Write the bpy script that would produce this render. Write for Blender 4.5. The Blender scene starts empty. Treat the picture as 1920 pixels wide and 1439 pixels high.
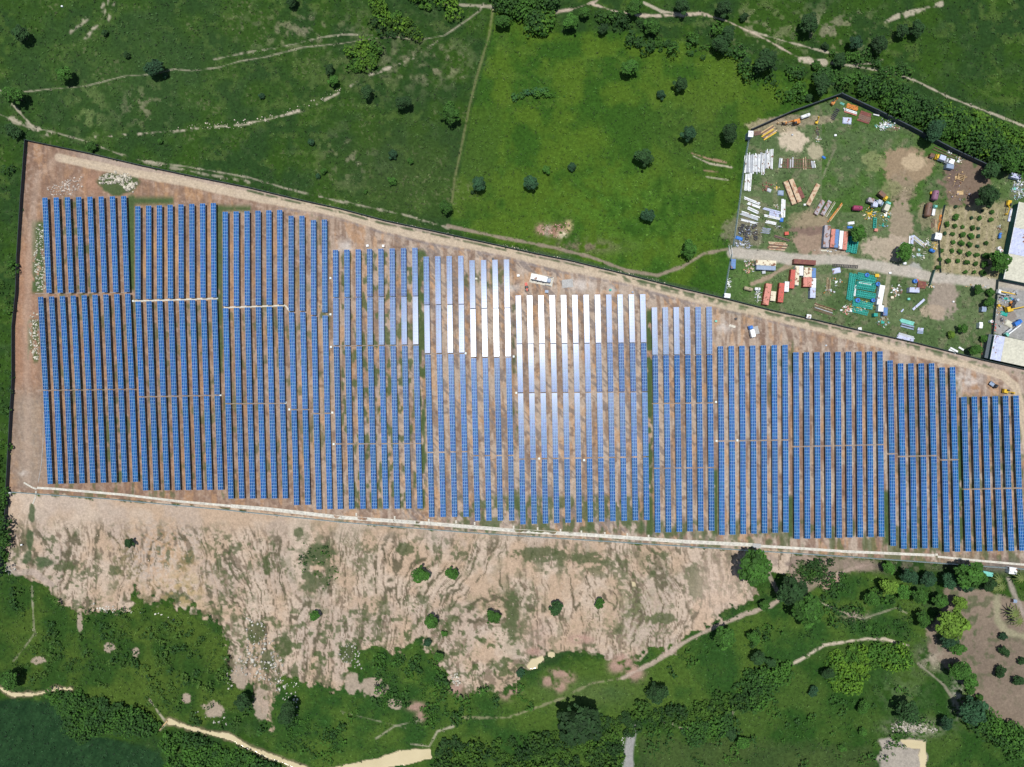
import bpy, math, random
import numpy as np
from mathutils import Matrix, Vector, Euler

# ------------------------------------------------------------------ camera, sky, sun, exposure
S = bpy.context.scene
COL = S.collection
H = 320.0            # flying height of the drone, metres
M = 0.3              # metres per photo pixel on the ground
FX, FY = 1920.0, 1439.0
cam_d = bpy.data.cameras.new('camera'); cam = bpy.data.objects.new('camera', cam_d); COL.objects.link(cam)
cam.location = (0, 0, H); cam.rotation_euler = (0, 0, 0)
cam_d.sensor_fit = 'HORIZONTAL'; cam_d.angle = 2*math.atan(FX*M/2/H)
cam_d.clip_start = 1.0; cam_d.clip_end = 20000
S.camera = cam
SX, SY = -0.037, 0.15                      # the sun stands almost overhead
sun_dir = Vector((SX, SY, 1)).normalized()
W = bpy.data.worlds.new('World'); S.world = W; W.use_nodes = True
nt = W.node_tree; bg = nt.nodes['Background']; sk = nt.nodes.new('ShaderNodeTexSky')
sk.sky_type = 'NISHITA'; sk.sun_disc = False
sk.sun_elevation = math.asin(sun_dir.z); sk.sun_rotation = math.atan2(SX, SY)
sk.air_density = 1.2; sk.dust_density = 1.0
nt.links.new(sk.outputs[0], bg.inputs[0]); bg.inputs[1].default_value = 0.085
sd = bpy.data.lights.new('sun', 'SUN'); sd.energy = 4.3; sd.angle = math.radians(0.53); sd.color = (1.0, 0.985, 0.955)
so = bpy.data.objects.new('sun', sd); COL.objects.link(so); so.location = (0, 0, 500)
so.rotation_euler = sun_dir.to_track_quat('Z', 'Y').to_euler()
S.view_settings.view_transform = 'Standard'; S.view_settings.look = 'None'
S.view_settings.exposure = 0.0; S.view_settings.gamma = 1.0; S.view_settings.use_curve_mapping = False
S.render.engine = 'CYCLES'
S.cycles.max_bounces = 4; S.cycles.diffuse_bounces = 2; S.cycles.glossy_bounces = 2

rnd = random.Random(7)
R = np.random.RandomState(11)

# ------------------------------------------------------------------ numpy helpers
TAB = R.rand(256, 256).astype(np.float32)
def vnoise(x, y, seed=0):
    x = x + seed*37.31; y = y + seed*71.77
    xi = np.floor(x).astype(np.int32); yi = np.floor(y).astype(np.int32)
    fx = x-xi; fy = y-yi
    fx = fx*fx*(3-2*fx); fy = fy*fy*(3-2*fy)
    a = TAB[yi & 255, xi & 255]; b = TAB[yi & 255, (xi+1) & 255]
    c = TAB[(yi+1) & 255, xi & 255]; d = TAB[(yi+1) & 255, (xi+1) & 255]
    return (a*(1-fx)+b*fx)*(1-fy)+(c*(1-fx)+d*fx)*fy
def fbm(x, y, s, seed=0, oc=4, sy=None, gain=.5):
    sy = sy or s
    t = 0; a = 1; n = 0; k = 1.0
    for o in range(oc):
        t = t+a*vnoise(x/s*k, y/sy*k, seed+o*3.7); n += a; a *= gain; k *= 2.03
    return t/n
def sstep(a, b, x):
    t = np.clip((x-a)/(b-a), 0, 1); return t*t*(3-2*t)
def lerp_tab(x, xs, ys): return np.interp(x, xs, ys)

def terr(px, py):
    """height of the terrain in metres under a photo pixel"""
    px = np.asarray(px, dtype=float); py = np.asarray(py, dtype=float)
    A = np.interp(py, [430, 470, 568, 664, 850, 983, 1015], [0, 0, 1.3, 2.5, .35, .1, 0])
    B = np.interp(py, [540, 553, 643, 737, 860, 983, 1010], [0, 0, .12, 0, .75, .3, 0])
    wa = sstep(612, 630, px)*(1-sstep(957, 968, px)); wb = sstep(957, 968, px)*(1-sstep(1212, 1224, px))
    return A*wa+B*wb
def terz(px, py): return float(terr(px, py))
def P(px, py, z=0.0):
    """photo pixel -> world point at height z above the ground there"""
    zz = z+terz(px, py); f = (H-zz)/H
    return Vector(((px-960)*M*f, (719.5-py)*M*f, zz))

# ------------------------------------------------------------------ ground sheet, painted as fields, soil, tracks
ST = 2.0
gx = np.arange(-44, 1964+.1, ST); gy = np.arange(-44, 1484+.1, ST)
NX, NY = len(gx), len(gy)
PX, PY = np.meshgrid(gx, gy)
C = np.zeros((NY, NX, 3)); Z = terr(PX, PY)
CLS = np.zeros((NY, NX), dtype=np.int8)     # which surface a point belongs to
n_big = fbm(PX, PY, 170, 1, 4); n_mid = fbm(PX, PY, 42, 5, 4); n_sm = fbm(PX, PY, 11, 9, 3); n_fine = fbm(PX, PY, 4.5, 13, 2)
wob = (fbm(PX, PY, 16, 21, 3)-.5)
def bb(pts, m):
    xs = [p[0] for p in pts]; ys = [p[1] for p in pts]
    x0 = int(max(0, (min(xs)-m-gx[0])//ST)); x1 = int(min(NX, (max(xs)+m-gx[0])//ST+2))
    y0 = int(max(0, (min(ys)-m-gy[0])//ST)); y1 = int(min(NY, (max(ys)+m-gy[0])//ST+2))
    return slice(y0, y1), slice(x0, x1)
def segdist(x, y, pts, closed=False):
    d = np.full(x.shape, 1e9); q = list(pts)+([pts[0]] if closed else [])
    for (ax, ay), (bx, by) in zip(q[:-1], q[1:]):
        dx, dy = bx-ax, by-ay; L = dx*dx+dy*dy+1e-9
        t = np.clip(((x-ax)*dx+(y-ay)*dy)/L, 0, 1)
        d = np.minimum(d, (x-ax-t*dx)**2+(y-ay-t*dy)**2)
    return np.sqrt(d)
def inside(x, y, pts):
    r = np.zeros(x.shape, bool); j = len(pts)-1
    for i in range(len(pts)):
        xi, yi = pts[i]; xj, yj = pts[j]
        if yi != yj:
            r ^= ((yi > y) != (yj > y)) & (x < (xj-xi)*(y-yi)/(yj-yi)+xi)
        j = i
    return r
def area(pts, soft=3, wobble=8, m=20):
    s = bb(pts, m+wobble); x, y = PX[s], PY[s]
    d = segdist(x, y, pts, True); d = np.where(inside(x, y, pts), d, -d)
    return s, sstep(-soft, soft, d+wob[s]*2*wobble+(n_fine[s]-.5)*soft*1.5)
def line(pts, w, soft=1.5, wobble=2, patch=0.0, seed=3):
    s = bb(pts, w+soft+wobble+4); x, y = PX[s], PY[s]
    d = w/2-segdist(x, y, pts)+wob[s]*2*wobble
    m = sstep(-soft, soft, d)
    if patch > 0: m = m*sstep(patch-.12, patch+.12, fbm(x, y, 9, seed, 2)+.0)
    return s, m
def lay(sm, col, k=1.0, cls=None, th=.5):
    s, m = sm; m = m*k
    C[s] = C[s]*(1-m[..., None])+np.array(col)*m[..., None]
    if cls is not None: CLS[s][m > th] = cls
def lay2(sm, c1, c2, n, k=1.0, cls=None, th=.5):
    s, m = sm; m = (m*k)[..., None]; t = n[s][..., None]
    C[s] = C[s]*(1-m)+(np.array(c1)*(1-t)+np.array(c2)*t)*m
    if cls is not None: CLS[s][m[..., 0] > th] = cls
def gauss(cx, cy, rx, ry): return np.exp(-(((PX-cx)/rx)**2+((PY-cy)/ry)**2))
ALL = (slice(None), slice(None))
GRASS, SOIL, ROAD, PATH, WATER, YROAD, GRAVEL = 0, 1, 2, 3, 4, 5, 6

g_dark = np.array((.014, .036, .008)); g_mid = np.array((.036, .086, .010)); g_yel = np.array((.088, .128, .014)); g_grey = np.array((.058, .078, .036))
soil_p = np.array((.350, .276, .214)); soil_o = np.array((.290, .192, .130)); soil_d = np.array((.17, .115, .082)); soil_g = np.array((.36, .29, .235))
t = sstep(.3, .7, n_mid)[..., None]
C[:] = g_dark*1.3*(1-t)+g_mid*.74*t  # base grass, its own green plus some corner vignette darkening put into the colour
lay2((ALL, sstep(.52, .72, n_sm)*.3), g_mid, g_grey, n_big)
# field between the boundary path and the depot: brighter, yellower grass
F_MID = [(925, 15), (1035, 60), (1180, 60), (1330, 90), (1520, 150), (1573, 182), (1405, 245), (1372, 465), (1357, 560), (1180, 520), (1000, 470), (845, 430), (848, 380), (868, 267), (897, 133)]
lay2(area(F_MID, 4, 4), (.027, .073, .008), (.056, .104, .010), sstep(.35, .68, n_mid))
lay((ALL, sstep(.5, .7, n_sm)*(sstep(.5, .56, fbm(PX, PY, 60, 91, 2)))*.22), (.085, .13, .02))
lay((ALL, gauss(1170, 400, 150, 110)*sstep(.35, .6, n_sm)), (.048, .115, .012), .6)
lay((ALL, gauss(1300, 250, 90, 80)*.5), (.050, .086, .016))
lay(area([(885, 205), (945, 195), (925, 330), (880, 345), (862, 300)], 4, 4), (.040, .084, .010), .8)
lay((ALL, gauss(760, 330, 130, 90)*.6), (.040, .066, .020))
lay((ALL, gauss(740, 110, 120, 60)*sstep(.4, .6, n_sm)), (.088, .098, .048), .5)
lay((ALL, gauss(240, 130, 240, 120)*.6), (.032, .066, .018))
lay((ALL, gauss(170, 215, 30, 60)*sstep(.4, .6, n_sm)), (.11, .15, .05), .6)
# bottom meadow
lay2(area([(20, 1090), (250, 1100), (420, 1190), (480, 1360), (300, 1360), (60, 1290), (-40, 1280), (-40, 1100)], 6, 10), (.022, .056, .009), (.050, .086, .013), sstep(.35, .68, n_mid))
lay2(area([(-44, 1310), (90, 1315), (180, 1380), (300, 1410), (330, 1484), (-44, 1484)], 5, 6), (.005, .021, .007), (.021, .056, .018), np.clip(.5*n_sm+.5*fbm(PX+PY*.6, PY-PX*.6, 4, 93, 2, sy=40), 0, 1))
lay2(area([(480, 1200), (830, 1200), (850, 1290), (1000, 1260), (1240, 1200), (1460, 1120), (1560, 1060), (1740, 1090), (1760, 1200), (1964, 1400), (1964, 1484), (560, 1484), (480, 1360)], 6, 10), (.020, .058, .010), (.050, .092, .014), sstep(.3, .7, n_mid))
lay2(area([(1200, 1345), (1450, 1290), (1560, 1200), (1720, 1210), (1800, 1330), (1930, 1400), (1950, 1484), (1190, 1484)], 6, 8), (.018, .054, .008), (.040, .078, .013), sstep(.35, .7, n_mid))
lay((ALL, gauss(1690, 1300, 40, 30)*sstep(.3, .5, n_sm)), (.085, .125, .05), .6)
lay((ALL, gauss(1100, 1300, 90, 25)*.5), (.085, .12, .04))
lay(area([(1200, 1385), (1640, 1400), (1640, 1484), (1190, 1484)], 10, 10), (.042, .062, .020), .55)
# dry speckle in the left grassland
lay((ALL, sstep(.66, .8, n_fine)*sstep(.5, .7, n_mid)*(PX < 900)*(PY < 460)), (.15, .14, .08), .35)
for cx, cy, rx, ry, k in [(270, 200, 40, 30, .3), (800, 120, 60, 30, .4), (560, 60, 90, 30, .3), (655, 300, 40, 40, .25), (1400, 60, 60, 40, .3), (1560, 60, 80, 40, .35)]:
    lay((ALL, gauss(cx, cy, rx, ry)*sstep(.56, .7, n_sm)), (.22, .19, .13), k*1.6)

# the solar field and the strip round it
FENCE_T = [(52, 265), (173, 290), (267, 312), (367, 333), (467, 353), (567, 377), (640, 393), (723, 415), (807, 433), (907, 455), (1007, 477), (1067, 489), (1173, 515), (1280, 542), (1357, 560), (1447, 583), (1513, 597), (1597, 617), (1713, 643), (1780, 660), (1847, 677), (1964, 703)]
FENCE_L = [(52, 265), (44, 370), (37, 480), (35, 547), (28, 613), (28, 713), (23, 797), (17, 913), (15, 960), (10, 1000), (5, 1080)]
FENCE_B = [(13, 922), (200, 935), (400, 950), (433, 954), (640, 979), (873, 998), (1280, 1024), (1613, 1045), (1964, 1070)]
SOLAR = FENCE_T+[(1964, 1070)]+FENCE_B[::-1]+FENCE_L[::-1][3:]
sm = area(SOLAR, 1.5, 1)
st1 = fbm(PX-PY*.03, PY, 7.5, 31, 3, sy=60)            # streaks running along the rows
st2 = fbm(PX-PY*.03, PY, 9, 37, 3, sy=34)
lay2(sm, soil_o, soil_p, sstep(150, 900, PX+wob*200), cls=SOIL)  # soil paler toward the centre: sun hot spot and bloom put into the colour
S_ = sm[0]; msk = sm[1]
def on_solar(f, col, k=1.0): lay((S_, msk*f[S_]), col, k)
on_solar(sstep(.47, .60, st1), soil_d*1.2, .85)
on_solar((1-sstep(380, 640, PX))*sstep(.36, .55, st2), (.17, .10, .068), .65)
on_solar(sstep(1350, 1550, PX)*sstep(.42, .58, st2), (.19, .12, .085), .55)
on_solar(sstep(.56, .70, st2), (.40, .235, .125), .6*1)
on_solar(sstep(.62, .74, fbm(PX, PY, 10, 41, 3)), (.15, .10, .075), .7)
on_solar(sstep(.62, .74, n_fine), (.42, .34, .28), .3)
u = (PX+PY*.9); v = (PX-PY*.9)
on_solar(sstep(.60, .68, fbm(v, u, 7, 45, 2, sy=30))*sstep(640, 820, PX)*(1-sstep(1250, 1400, PX)), (.17, .14, .125), .75)
on_solar((1-sstep(300, 900, PX))*.5, (.20, .115, .075), .5)
on_solar(gauss(330, 480, 90, 110)*sstep(.4, .6, st2), (.42, .255, .13), .7)
on_solar((1-sstep(55, 85, PX-(0)))*sstep(430, 480, PY)*(1-sstep(700, 740, PY)), (.30, .165, .10), .55)
on_solar(sstep(55, 0, np.abs(PX-55))*sstep(720, 760, PY)*(1-sstep(900, 930, PY)), (.25, .21, .165), .7)
on_solar(gauss(140, 300, 60, 26)*sstep(.35, .65, n_sm), (.20, .13, .095), .8)
on_solar(gauss(175, 345, 20, 22), (.30, .17, .11), .8)
on_solar(gauss(1600, 860, 260, 170)*sstep(.45, .6, st1), (.19, .11, .08), .6)
def weeds(x0, x1, y0, y1, k=1., th=.42, sc=8):
    f = sstep(th, th+.14, fbm(PX, PY, sc, 51, 3, sy=sc*2.2))*sstep(x0-3, x0+2, PX)*(1-sstep(x1-2, x1+3, PX))*sstep(y0-6, y0+6, PY)*(1-sstep(y1-6, y1+6, PY))
    on_solar(f, (.060, .090, .032), k)
weeds(240, 252, 366, 545, 1, .05); weeds(404, 417, 386, 700, .9, .2); weeds(245, 325, 370, 384, 1, .1); weeds(405, 470, 386, 397, 1, .1)
weeds(105, 180, 370, 560, .7, .50); weeds(640, 800, 470, 955, .85, .50); weeds(784, 797, 470, 955, .9, .35); weeds(960, 975, 560, 960, .7, .45)
weeds(1212, 1224, 580, 1005, 1, .30); weeds(1336, 1346, 880, 1005, 1, .08); weeds(1478, 1488, 640, 700, .7, .3); weeds(1478, 1487, 930, 1010, 1, .05)
weeds(1656, 1667, 920, 1022, 1, .08); weeds(1796, 1806, 770, 1020, 1, .3); weeds(1806, 1920, 740, 1035, .7, .52); weeds(1680, 1800, 700, 1030, .5, .56)
weeds(90, 620, 560, 935, .6, .56); weeds(860, 1220, 930, 1000, .8, .42); weeds(870, 960, 500, 540, .7, .5); weeds(1230, 1480, 990, 1012, .6, .5); weeds(540, 620, 400, 600, .4, .55)
weeds(1440, 1470, 640, 760, .6, .5); weeds(200, 240, 780, 905, .6, .5); weeds(450, 1920, 975, 1062, .75, .52, 12)
weeds(60, 82, 415, 550, 1, .2); weeds(52, 74, 600, 680, .9, .4); on_solar(sstep(.30, .5, gauss(222, 343, 40, 24)*(.6+.8*n_sm)), (.055, .085, .030), .95)
# graded band above the rows, road, gravel pads
ROADP = [(50, 900), (52, 760), (50, 600), (58, 450), (70, 330), (110, 296), (233, 322), (333, 339), (433, 361), (520, 378), (633, 399), (723, 427), (807, 447), (940, 470), (1040, 497), (1173, 523), (1280, 554), (1413, 584), (1547, 618), (1680, 653), (1813, 684), (1880, 704), (1905, 727), (1913, 760), (1930, 860)]
on_solar(sstep(26, 4, segdist(PX, PY, FENCE_T))*sstep(100, 200, PX), (.36, .29, .235), .8)
lay2(line(ROADP[5:], 15, 2, 1.5), (.42, .335, .235), (.45, .365, .265), n_sm, .96, ROAD)
lay2(line(ROADP[:6], 14, 5, 4), (.33, .235, .175), (.38, .28, .21), n_sm, .45, ROAD, .2)
for off in (-4, 4):
    lay(line([(x+off*.25, y+off) for x, y in ROADP[5:]], 1.6, 1.2, 1, .35), (.34, .27, .21), .5)
lay(line([(x-2, y+11) for x, y in ROADP[9:19]], 3, 2, 2, .42), (.19, .16, .15), .8)
lay(line([(x-2, y+5) for x, y in FENCE_T[4:-2]], 3.5, 1.5, 1.5, .40), (.045, .075, .028), .9)
lay(line([(x+1, y-4) for x, y in FENCE_T[10:]], 6, 2, 2, .2), (.038, .072, .026), .9)
lay(line([(x+1, y+9) for x, y in FENCE_T[12:]], 8, 2, 2, .52), (.06, .095, .04), .7)
for cx, cy, r in [(650, 462, 18), (960, 540, 16), (1090, 535, 22), (1360, 612, 17), (1815, 715, 30), (45, 888, 8), (1150, 545, 14)]:
    lay((ALL, gauss(cx, cy, r, r*.6)*sstep(.3, .6, n_sm)), (.50, .45, .40), .75)
for x, w in [(1490, 12), (1560, 14), (1410, 10)]:
    lay((ALL, gauss(x, 634, w*3, 8)*sstep(.5, .65, n_sm)), (.17, .115, .085), .8)

# eroded bare slope below the lower fence
SLOPE = [(15, 925)]+FENCE_B[1:8]+[(1500, 1040), (1560, 1060), (1470, 1075), (1395, 1062), (1400, 1085), (1432, 1110), (1400, 1142), (1350, 1166), (1300, 1185), (1250, 1215), (1190, 1235), (1140, 1225), (1090, 1220), (1040, 1221), (1000, 1226), (985, 1250), (973, 1272), (940, 1303), (897, 1290), (873, 1303), (853, 1290), (827, 1260), (807, 1228), (783, 1208), (737, 1220), (707, 1206), (677, 1212), (660, 1240), (627, 1300), (567, 1277), (533, 1267), (513, 1310), (510, 1360), (477, 1337), (473, 1280), (430, 1260), (423, 1212), (417, 1180), (393, 1160), (367, 1140), (300, 1130), (273, 1122), (250, 1090), (233, 1146), (123, 1140), (97, 1127), (95, 1100), (45, 1085), (14, 1060)]
wob0 = wob; wob = wob*.8+(fbm(PX, PY, 44, 23, 3)-.5)*1.5*sstep(1080, 1130, PY)+(fbm(PX, PY, 7, 25, 2)-.5)*.8*sstep(1080, 1120, PY)
sm = area(SLOPE, 1.5, 12, 30); wob = wob0
lay2(sm, (.385, .280, .195), (.425, .335, .255), sstep(.35, .65, n_mid), cls=SOIL)
S2, m2 = sm
def on_slope(f, col, k=1.0): lay((S2, m2*f[S2]), col, k)
wx = PX+(fbm(PX, PY, 120, 61, 2, sy=170)-.5)*90+(fbm(PX, PY, 22, 63, 3)-.5)*16+(PY-1000)*.35*sstep(480, 760, PX)*(1-sstep(880, 1000, PX))-(PY-1000)*.30*sstep(330, 400, PX)*(1-sstep(440, 560, PX))
r1 = 1-np.abs(2*fbm(wx, PY, 15, 65, 2, sy=120)-1); r2 = 1-np.abs(2*fbm(wx, PY, 6.8, 69, 2, sy=64)-1); r1 = r1-.5*(n_fine-.5)*.25; r2 = r2-.5*(n_fine-.5)*.3
amp = sstep(955, 1010, PY-(PX-100)*.03)
on_slope(sstep(.50, .68, fbm(PX, PY, 60, 72, 4, sy=80)), soil_g*1.0, .6)
on_slope(sstep(.86, .94, r2)*amp*sstep(.34, .44, n_mid)*sstep(.26, .36, n_sm), (.155, .115, .078), .85)
on_slope(sstep(.89, .95, r1)*amp*sstep(.30, .42, fbm(PX, PY, 14, 67, 2)), (.090, .078, .046), .92)
on_slope(sstep(.60, .68, fbm(PX, PY, 9, 71, 3))*amp*sstep(.50, .60, fbm(PX, PY, 70, 73, 3)), (.062, .080, .032), .8)
on_slope(sstep(1060, 1200, PY+90*wob)*sstep(.59, .66, fbm(PX, PY, 13, 75, 4))*(1-sstep(940, 1150, PX)), (.050, .078, .022), .85)
on_slope(sstep(.63, .70, fbm(PX, PY, 34, 77, 5, sy=60))*amp*sstep(.40, .55, n_fine), (.080, .088, .040), .75)
for cx, cy, rx, ry in [(478, 1188, 18, 26), (502, 1240, 15, 24), (536, 1205, 12, 26), (452, 1262, 12, 16), (552, 1262, 8, 20), (660, 1225, 16, 22), (600, 1040, 34, 22), (590, 1090, 30, 24), (355, 1045, 10, 16), (330, 1120, 26, 14), (500, 1060, 8, 20), (560, 1000, 10, 12), (1010, 1040, 60, 16), (1110, 1048, 40, 12), (960, 1150, 14, 50), (120, 1062, 22, 12), (215, 1070, 14, 12), (760, 1030, 20, 14), (1300, 1090, 20, 40), (1240, 1160, 34, 12)]:
    on_slope(sstep(.36, .56, gauss(cx, cy, rx, ry)*(.05+.7*n_sm+1.2*n_fine)), (.060, .078, .030), .85)
on_slope(sstep(.64, .74, n_fine)*sstep(.54, .64, fbm(PX, PY, 50, 79, 2))*amp, (.13, .12, .065), .6)
on_slope(gauss(340, 1110, 45, 45)*sstep(.45, .6, n_sm), (.33, .24, .115), .8)
on_slope(gauss(300, 1040, 60, 60)*sstep(.50, .6, n_fine), (.36, .22, .12), .6)
on_slope(gauss(590, 1050, 45, 60)*sstep(.42, .6, n_sm), (.07, .09, .04), .9)
on_slope(gauss(1090, 1060, 150, 30)*sstep(.48, .62, n_sm), (.085, .095, .045), .9)
on_slope(gauss(960, 1150, 18, 60)*sstep(.35, .6, n_sm), (.075, .095, .04), .8)
on_slope(gauss(1190, 1150, 60, 55)*sstep(.40, .65, n_fine), (.15, .15, .075), .6)
on_slope(gauss(1345, 1105, 50, 60), (.47, .36, .28), .6)
lay((ALL, gauss(1010, 1190, 26, 28)*.5), (.30, .21, .17))
lay((ALL, gauss(1500, 1055, 70, 10)*sstep(.4, .6, n_sm)), (.15, .12, .10), .8)
lay((ALL, gauss(1600, 1062, 140, 10)*sstep(.35, .6, n_sm)), (.16, .115, .10), .9)
lay(area([(1490, 1040), (1640, 1050), (1640, 1070), (1580, 1072), (1500, 1120), (1475, 1095)], 4, 8), (.24, .18, .14), .75, SOIL)
lay(area([(1495, 1060), (1555, 1055), (1545, 1085), (1510, 1095)], 3, 8), (.055, .09, .03), .9, GRASS)
lay(area([(1535, 1093), (1575, 1080), (1570, 1105), (1545, 1107)], 3, 4), (.36, .24, .19), .8, SOIL)
for cx, cy, rx, ry in [(60, 965, 7, 22), (56, 1010, 8, 26), (50, 1045, 12, 14), (80, 1055, 22, 12)]:
    f_ = sstep(.38, .6, gauss(cx, cy, rx, ry)*(.5+n_sm)); lay((ALL, f_), (.055, .082, .035), .9)
for cx, cy, rx, ry in [(1170, 1240, 16, 12), (1190, 1262, 14, 12), (1155, 1250, 12, 10), (1048, 1262, 14, 8), (1028, 1278, 10, 8), (1066, 1272, 10, 8), (1050, 1288, 10, 9), (950, 1300, 12, 10), (968, 1292, 8, 7), (855, 1290, 12, 9), (1090, 1200, 20, 8), (780, 1325, 14, 7), (792, 1342, 9, 8), (1000, 1222, 12, 6)]:
    f = np.clip(gauss(cx, cy, rx, ry)*1.8, 0, 1)*sstep(.25, .5, n_sm); lay((ALL, f), (.33, .21, .165), .85); CLS[f > .6] = SOIL
    Z += gauss(cx, cy, rx*.7, ry*.7)*.9
# loose bare patches in the lower meadow
for cx, cy, rx, ry in [(700, 1290, 28, 20), (660, 1280, 14, 22), (740, 1320, 16, 12), (490, 1320, 16, 34), (450, 1270, 20, 24), (255, 1225, 8, 12), (400, 1330, 24, 16), (205, 1215, 12, 10), (350, 1310, 10, 10), (70, 1238, 16, 8), (150, 1165, 6, 20)]:
    f = sstep(.42, .6, gauss(cx, cy, rx, ry)*1.2*(.05+1.1*n_sm+.7*n_fine)); lay((ALL, f), (.35, .27, .21), .8); CLS[f > .6] = SOIL
# brown plot with the scattered trees, bottom right
lay2(area([(1770, 1100), (1847, 1104), (1880, 1120), (1964, 1140), (1964, 1372), (1905, 1362), (1853, 1349), (1813, 1292), (1740, 1222), (1738, 1176), (1763, 1146)], 3, 5), (.140, .108, .080), (.215, .165, .120), n_mid, cls=SOIL)
lay((ALL, gauss(1790, 1180, 120, 130)*sstep(.55, .68, n_sm)), (.045, .075, .025), .8)
lay((ALL, gauss(1750, 1235, 26, 20)*sstep(.3, .6, n_sm)), (.27, .225, .17), .9)
lay(line([(1868, 1120), (1870, 1160), (1885, 1185), (1925, 1195)], 12, 4, 3), (.26, .24, .15), .8)
lay(line([(1890, 1085), (1905, 1120), (1925, 1165)], 8, 3, 2), (.30, .25, .21), .8, PATH)
lay((ALL, gauss(1880, 1062, 60, 12)*.9), (.13, .11, .095))
# sandy pad and rubble bottom right
lay2(area([(1650, 1388), (1735, 1388), (1737, 1484), (1648, 1484)], 3, 7), (.33, .29, .235), (.25, .22, .185), n_sm, cls=GRAVEL)
lay((ALL, gauss(1715, 1365, 42, 13)*sstep(.35, .6, n_fine)), (.42, .37, .29), .8)
lay((ALL, gauss(1795, 1310, 10, 30)*sstep(.35, .6, n_fine)), (.36, .32, .27), .8)

# tracks and footpaths
pale = (.40, .345, .26)
def path(pts, w, k=.9, patch=0, wob_=2, col=pale, cls=PATH, th=.45): lay(line(pts, w, 1.3, wob_, patch), col, k, cls, th)
path([(0, 175), (50, 172), (87, 168), (160, 162), (233, 143), (283, 140), (327, 130), (360, 133), (410, 127), (450, 115), (500, 107), (567, 89), (640, 82), (697, 73), (740, 69), (783, 76), (833, 67), (873, 40), (900, 20), (907, 7)], 1.6, .6, .2, 1.2)
path([(400, 112), (467, 98), (533, 87), (600, 71), (640, 65), (700, 66)], 2, .6, .42)
path([(180, 258), (233, 254), (300, 248), (367, 242), (400, 238), (450, 233), (483, 227), (533, 217), (583, 202), (640, 172), (690, 143), (757, 117), (800, 93), (827, 73)], 3, .8, .5, 4)
path([(440, 236), (500, 225), (560, 208)], 3.5, .9, .35, 3)
path([(-40, 200), (0, 215), (50, 237), (100, 248), (167, 267), (217, 287), (267, 302), (350, 313), (467, 333), (533, 353), (640, 379)], 2.4, .6, .38, 2)
path([(270, 304), (360, 322), (467, 342)], 5, .5, .5, 3)
path([(640, 378), (757, 403), (840, 427)], 4, .55, .47, 3)
path([(0, 170), (20, 193), (57, 233), (75, 250)], 4, .7, .38)
path([(20, 225), (60, 238), (85, 255)], 12, .55, .45, 4)
path([(200, 0), (187, 40), (157, 77)], 8, .7, .5, 5); path([(170, 30), (130, 60)], 7, .55, .5, 4); path([(215, 5), (200, 45)], 4, .6, .45, 3)
path([(925, 13), (917, 67), (897, 133), (880, 200), (867, 267), (853, 333), (847, 380)], 4, .55, .25, 1, (.17, .165, .075))
lay(line([(931, 13), (923, 67), (903, 133), (886, 200), (873, 267), (858, 333)], 3, 1.2, 1), (.02, .045, .012), .6)
path([(833, 8), (925, 13)], 4, .6, .3)
path([(840, 424), (940, 446), (1040, 465), (1107, 482), (1173, 507), (1233, 517), (1280, 500), (1320, 476), (1366, 467)], 5.5, .85, .12, 2, (.24, .185, .14))
lay((ALL, gauss(1090, 462, 60, 12)*sstep(.35, .6, n_sm)), (.17, .12, .09), .8)
path([(1033, 25), (1073, 18), (1117, 3), (1140, -20)], 3.8, .85, .28, 3, (.42, .33, .26))
path([(1112, 8), (1157, 23), (1207, 30), (1280, 29), (1313, 25), (1363, 40), (1413, 63), (1447, 80), (1487, 103), (1510, 113), (1540, 120)], 3.8, .9, .30, 3, (.42, .34, .26))
path([(1207, 5), (1240, 22), (1280, 27)], 3.5, .8)
path([(1413, 60), (1480, 80), (1557, 100), (1587, 107)], 3, .8, .25)
path([(1500, 112), (1545, 118)], 11, .8, .35, 4)
path([(1560, 118), (1600, 124), (1633, 130), (1663, 133), (1713, 150), (1780, 183), (1847, 208), (1920, 237), (1970, 262)], 3.4, .8, .12)
path([(1600, 122), (1640, 118), (1655, 112)], 3, .7)
path([(1660, 42), (1700, 25), (1763, 8)], 9, .75, .45, 6)
path([(1298, 288), (1325, 297), (1362, 305)], 3, .9, .2, 2, (.30, .19, .13)); path([(1300, 293), (1330, 307), (1372, 314)], 2.4, .9, .2, 1.5)
path([(1320, 320), (1345, 323)], 2, .8, .2, 1, (.30, .19, .13)); path([(1325, 332), (1365, 338)], 2, .8, .25, 1)
path([(847, 1346), (953, 1346), (1000, 1329), (1057, 1309), (1107, 1282), (1167, 1272)], 4, .6, .35, 2, (.26, .23, .14))
path([(1167, 1272), (1230, 1240), (1280, 1206), (1340, 1176), (1400, 1151), (1445, 1136), (1465, 1122)], 6.5, .85, .1, 3, (.36, .28, .22))
path([(1465, 1120), (1440, 1075), (1445, 1045)], 8, .7, .2, 3, (.30, .235, .19))
path([(1490, 1100), (1540, 1085), (1620, 1060)], 6, .7, .3, 3, (.32, .24, .19))
path([(1535, 1128), (1570, 1145), (1600, 1155), (1620, 1160)], 3, .7, .2); path([(1620, 1160), (1680, 1140), (1700, 1150)], 2.5, .5, .3)
lay((ALL, gauss(1603, 1153, 22, 10)*sstep(.35, .55, n_sm)), (.26, .2, .165), .85)
path([(1485, 1245), (1515, 1230), (1545, 1210), (1590, 1203), (1625, 1198), (1660, 1199), (1700, 1210)], 5, .9, .32, 2, (.46, .38, .29))
path([(1380, 1320), (1365, 1355), (1340, 1375), (1290, 1365)], 3.5, .8, .42, 3); path([(1240, 1352), (1300, 1372)], 3.5, .7, .45, 2)
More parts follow.
